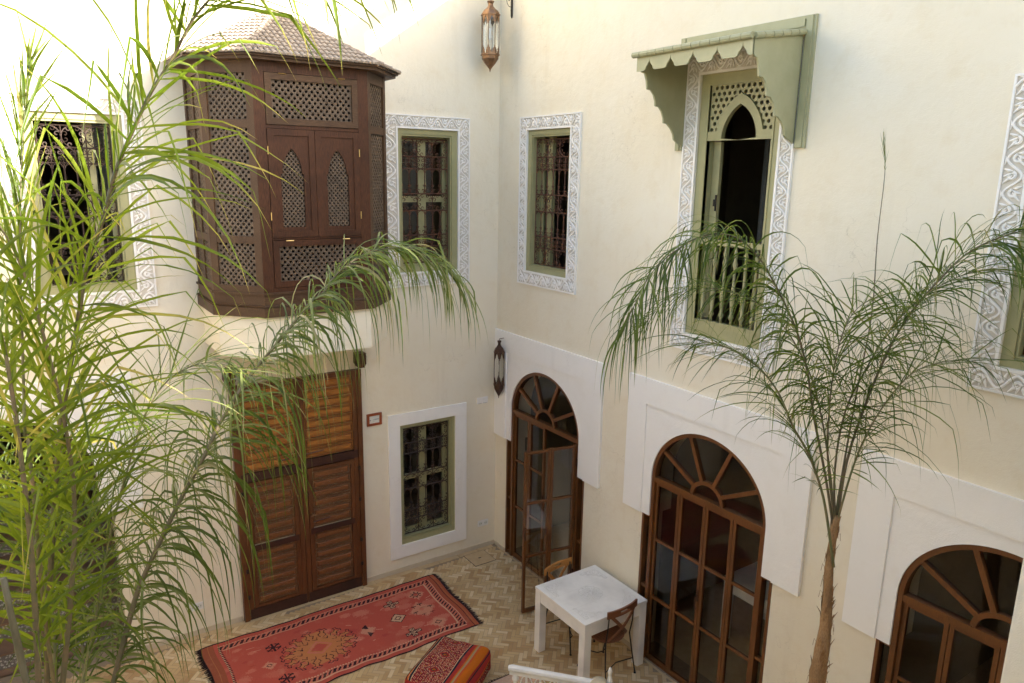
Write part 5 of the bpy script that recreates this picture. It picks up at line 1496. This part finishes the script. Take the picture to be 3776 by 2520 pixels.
rpalm = thing('courtyard_palm', 'slender palm with a brown trunk and arching feathery fronds in front of the arched doors', 'palm', (-1.2, -5.62, 0))
cfg = {
 'A': dict(Lm=.58, w=.0105, sp=.0175, start=.22, droop=4.4, seed=21, r0=.009, kink=.5, plum=.9, ang=(35, 75), tipL=.8, nseg=10),
 'B': dict(Lm=.54, w=.008, sp=.020, start=.26, droop=3.0, seed=22, r0=.007, kink=.45, plum=.9, tipL=.7),
 'C': dict(Lm=.52, w=.0082, sp=.023, start=.26, droop=1.8, seed=23, r0=.010, kink=.3, plum=.8, tipL=.7),
 'S': dict(Lm=.16, w=.007, sp=.02, start=.93, droop=.0, seed=24, r0=.008, kink=.0, plum=.4, ang=(3, 14)),
 'D': dict(Lm=.74, w=.0105, sp=.0175, start=.22, droop=2.4, seed=25, r0=.010, kink=.6, plum=1.0, ang=(35, 80), tipL=.8, nseg=10),
 'E': dict(Lm=.72, w=.009, sp=.022, start=.28, droop=1.2, seed=26, r0=.008, kink=.75, plum=1.0, ang=(30, 80)),
 'F': dict(Lm=.70, w=.0085, sp=.024, start=.28, droop=1.3, seed=27, r0=.008, kink=.75, plum=.9, ang=(30, 80)),
 'G': dict(Lm=.68, w=.0085, sp=.025, start=.32, droop=1.2, seed=28, r0=.007, kink=.75, plum=1.0, ang=(30, 80)),
}
for k, P in RP.items(): frond(rpalm, P, 'palm_leaf_deep', 'frond_stem_green' if k in 'CF' else 'frond_stem_brown', **cfg[k])
mb = MB(); pts = []; rads = []; n = 70; rn = random.Random(4)
for q in range(n + 1):
    z = 2.96 * q / n
    x = -1.235 + .205 * (z / 2.96) ** 1.6 + .006 * math.sin(z * 9); y = -5.665 + .16 * (z / 2.96) ** 1.5 + .005 * math.cos(z * 7)
    T9 = [(0, .060), (1.7, .053), (2.0, .049), (2.1, .043), (2.25, .035), (2.4, .030), (2.8, .023), (3.0, .020)]
    for (za, ra), (zb, rb) in zip(T9[:-1], T9[1:]):
        if za <= z <= zb: r_ = ra + (rb - ra) * (z - za) / (zb - za)
    if q % 5 == 0: r_ *= 1.07
    pts.append((x, y, z)); rads.append(r_ * rn.uniform(.93, 1.08))
mb.sm = True; mb.tube(pts, rads, 12); trunk = mb.build('trunk', 'palm_bark', rpalm)
mb = MB()      # torn leaf sheaths and fibres on the trunk
for q in range(70):
    k = rn.randint(34, n - 3); p = Vector(pts[k]); a = rn.uniform(0, 2 * PI); r_ = rads[k]; o_ = Vector((math.cos(a), math.sin(a), 0))
    L = rn.uniform(.04, .14); up = rn.choice((1, 1, -1)); w = rn.uniform(.004, .018); s_ = Vector((-o_.y, o_.x, 0)) * w
    a0 = p + o_ * r_ * .9; a1 = a0 + o_ * .008 + Vector((0, 0, L * .5 * up)); a2 = a1 + o_ * rn.uniform(.0, .03) + Vector((0, 0, L * .4 * up)); 
    mb.quad(tuple(a0 - s_), tuple(a0 + s_), tuple(a1 + s_ * .8), tuple(a1 - s_ * .8)); mb.quad(tuple(a1 - s_ * .8), tuple(a1 + s_ * .8), tuple(a2 + s_ * .15), tuple(a2 - s_ * .15))
for q in range(26):
    k = rn.randint(38, n - 2); p = Vector(pts[k]); a = rn.uniform(0, 2 * PI); o_ = Vector((math.cos(a), math.sin(a), 0)); r_ = rads[k]
    mb.tube([tuple(p + o_ * r_ * .9), tuple(p + o_ * (r_ + .015) + Vector((0, 0, .02))), tuple(p + o_ * (r_ + .02) + Vector((0, 0, -.03)))], .0016, 3)
mb.build('bark_sheath', 'palm_bark', trunk, normals=False)

# ------------------------------------------------------------------ one object per repeated part
def split_loose(names):
    for o in [o for o in bpy.data.objects if o.type == 'MESH' and o.name.split('.')[0] in names]:
        me = o.data; n = len(me.vertices); par = list(range(n))
        def find(a):
            while par[a] != a: par[a] = par[par[a]]; a = par[a]
            return a
        for e in me.edges: par[find(e.vertices[0])] = find(e.vertices[1])
        comps = {}
        for p in me.polygons: comps.setdefault(find(p.vertices[0]), []).append(p)
        if len(comps) < 2: continue
        first = True; base = o.name.split('.')[0]
        for ps in comps.values():
            ids = sorted({v for p in ps for v in p.vertices}); mp = {v: k for k, v in enumerate(ids)}
            nm = bpy.data.meshes.new(base); nm.from_pydata([tuple(me.vertices[v].co) for v in ids], [], [tuple(mp[v] for v in p.vertices) for p in ps])
            for m in me.materials: nm.materials.append(m)
            nm.update()
            if first: keep = nm; first = False
            else:
                c = bpy.data.objects.new(base, nm); COL.objects.link(c); c.parent = o.parent
        o.data = keep
split_loose({'side_pane', 'rail', 'pivot_block', 'hinge', 'pin_hole'})

# ------------------------------------------------------------------ camera
f_ = 2719.8
yaw, pitch, roll = .59615199, -.22175836, .0167961
F_ = Vector((math.cos(pitch) * math.sin(yaw), math.cos(pitch) * math.cos(yaw), math.sin(pitch)))
r1 = Vector((math.cos(yaw), -math.sin(yaw), 0)); u1 = r1.cross(F_)
Rv = r1 * math.cos(roll) + u1 * math.sin(roll); Uv = -r1 * math.sin(roll) + u1 * math.cos(roll)
cam = bpy.data.cameras.new('camera'); co = bpy.data.objects.new('camera', cam); COL.objects.link(co)
m4 = Matrix(((Rv.x, Uv.x, -F_.x, -5.109), (Rv.y, Uv.y, -F_.y, -7.8844), (Rv.z, Uv.z, -F_.z, 5.0), (0, 0, 0, 1)))
co.matrix_world = m4
cam.sensor_width = 36; cam.lens = 36 * f_ / 3776; cam.clip_start = .05; cam.clip_end = 300
sc.camera = co

# ------------------------------------------------------------------ light
to_sun = Vector((1, -1.2, .70)).normalized()
el = math.asin(to_sun.z); az = math.atan2(to_sun.x, to_sun.y)
sl = bpy.data.lights.new('sun', 'SUN'); sl.energy = SUN; sl.angle = R(.5); sl.color = (1, .95, .88)
so = bpy.data.objects.new('sun', sl); COL.objects.link(so); so.rotation_euler = to_sun.to_track_quat('Z', 'Y').to_euler(); so.location = (8, -9, 12)
w = bpy.data.worlds.new('World'); sc.world = w; w.use_nodes = True; nt = w.node_tree; nt.nodes.clear()
sky = nt.nodes.new('ShaderNodeTexSky'); sky.sky_type = 'NISHITA'; sky.sun_disc = False; sky.sun_elevation = el; sky.sun_rotation = az
sky.air_density = 1.0; sky.dust_density = 3.0
bg = nt.nodes.new('ShaderNodeBackground'); bg.inputs['Strength'].default_value = SKY
wo = nt.nodes.new('ShaderNodeOutputWorld'); nt.links.new(sky.outputs[0], bg.inputs[0]); nt.links.new(bg.outputs[0], wo.inputs[0])
vs = sc.view_settings; vs.view_transform = 'Standard'; vs.look = 'None'; vs.exposure = EXPO; vs.gamma = 1
cy_ = sc.cycles; cy_.max_bounces = 14; cy_.diffuse_bounces = 8; cy_.transparent_max_bounces = 24; cy_.glossy_bounces = 5; cy_.caustics_reflective = False; cy_.caustics_refractive = False
cy_.sample_clamp_indirect = 8; cy_.use_denoising = True
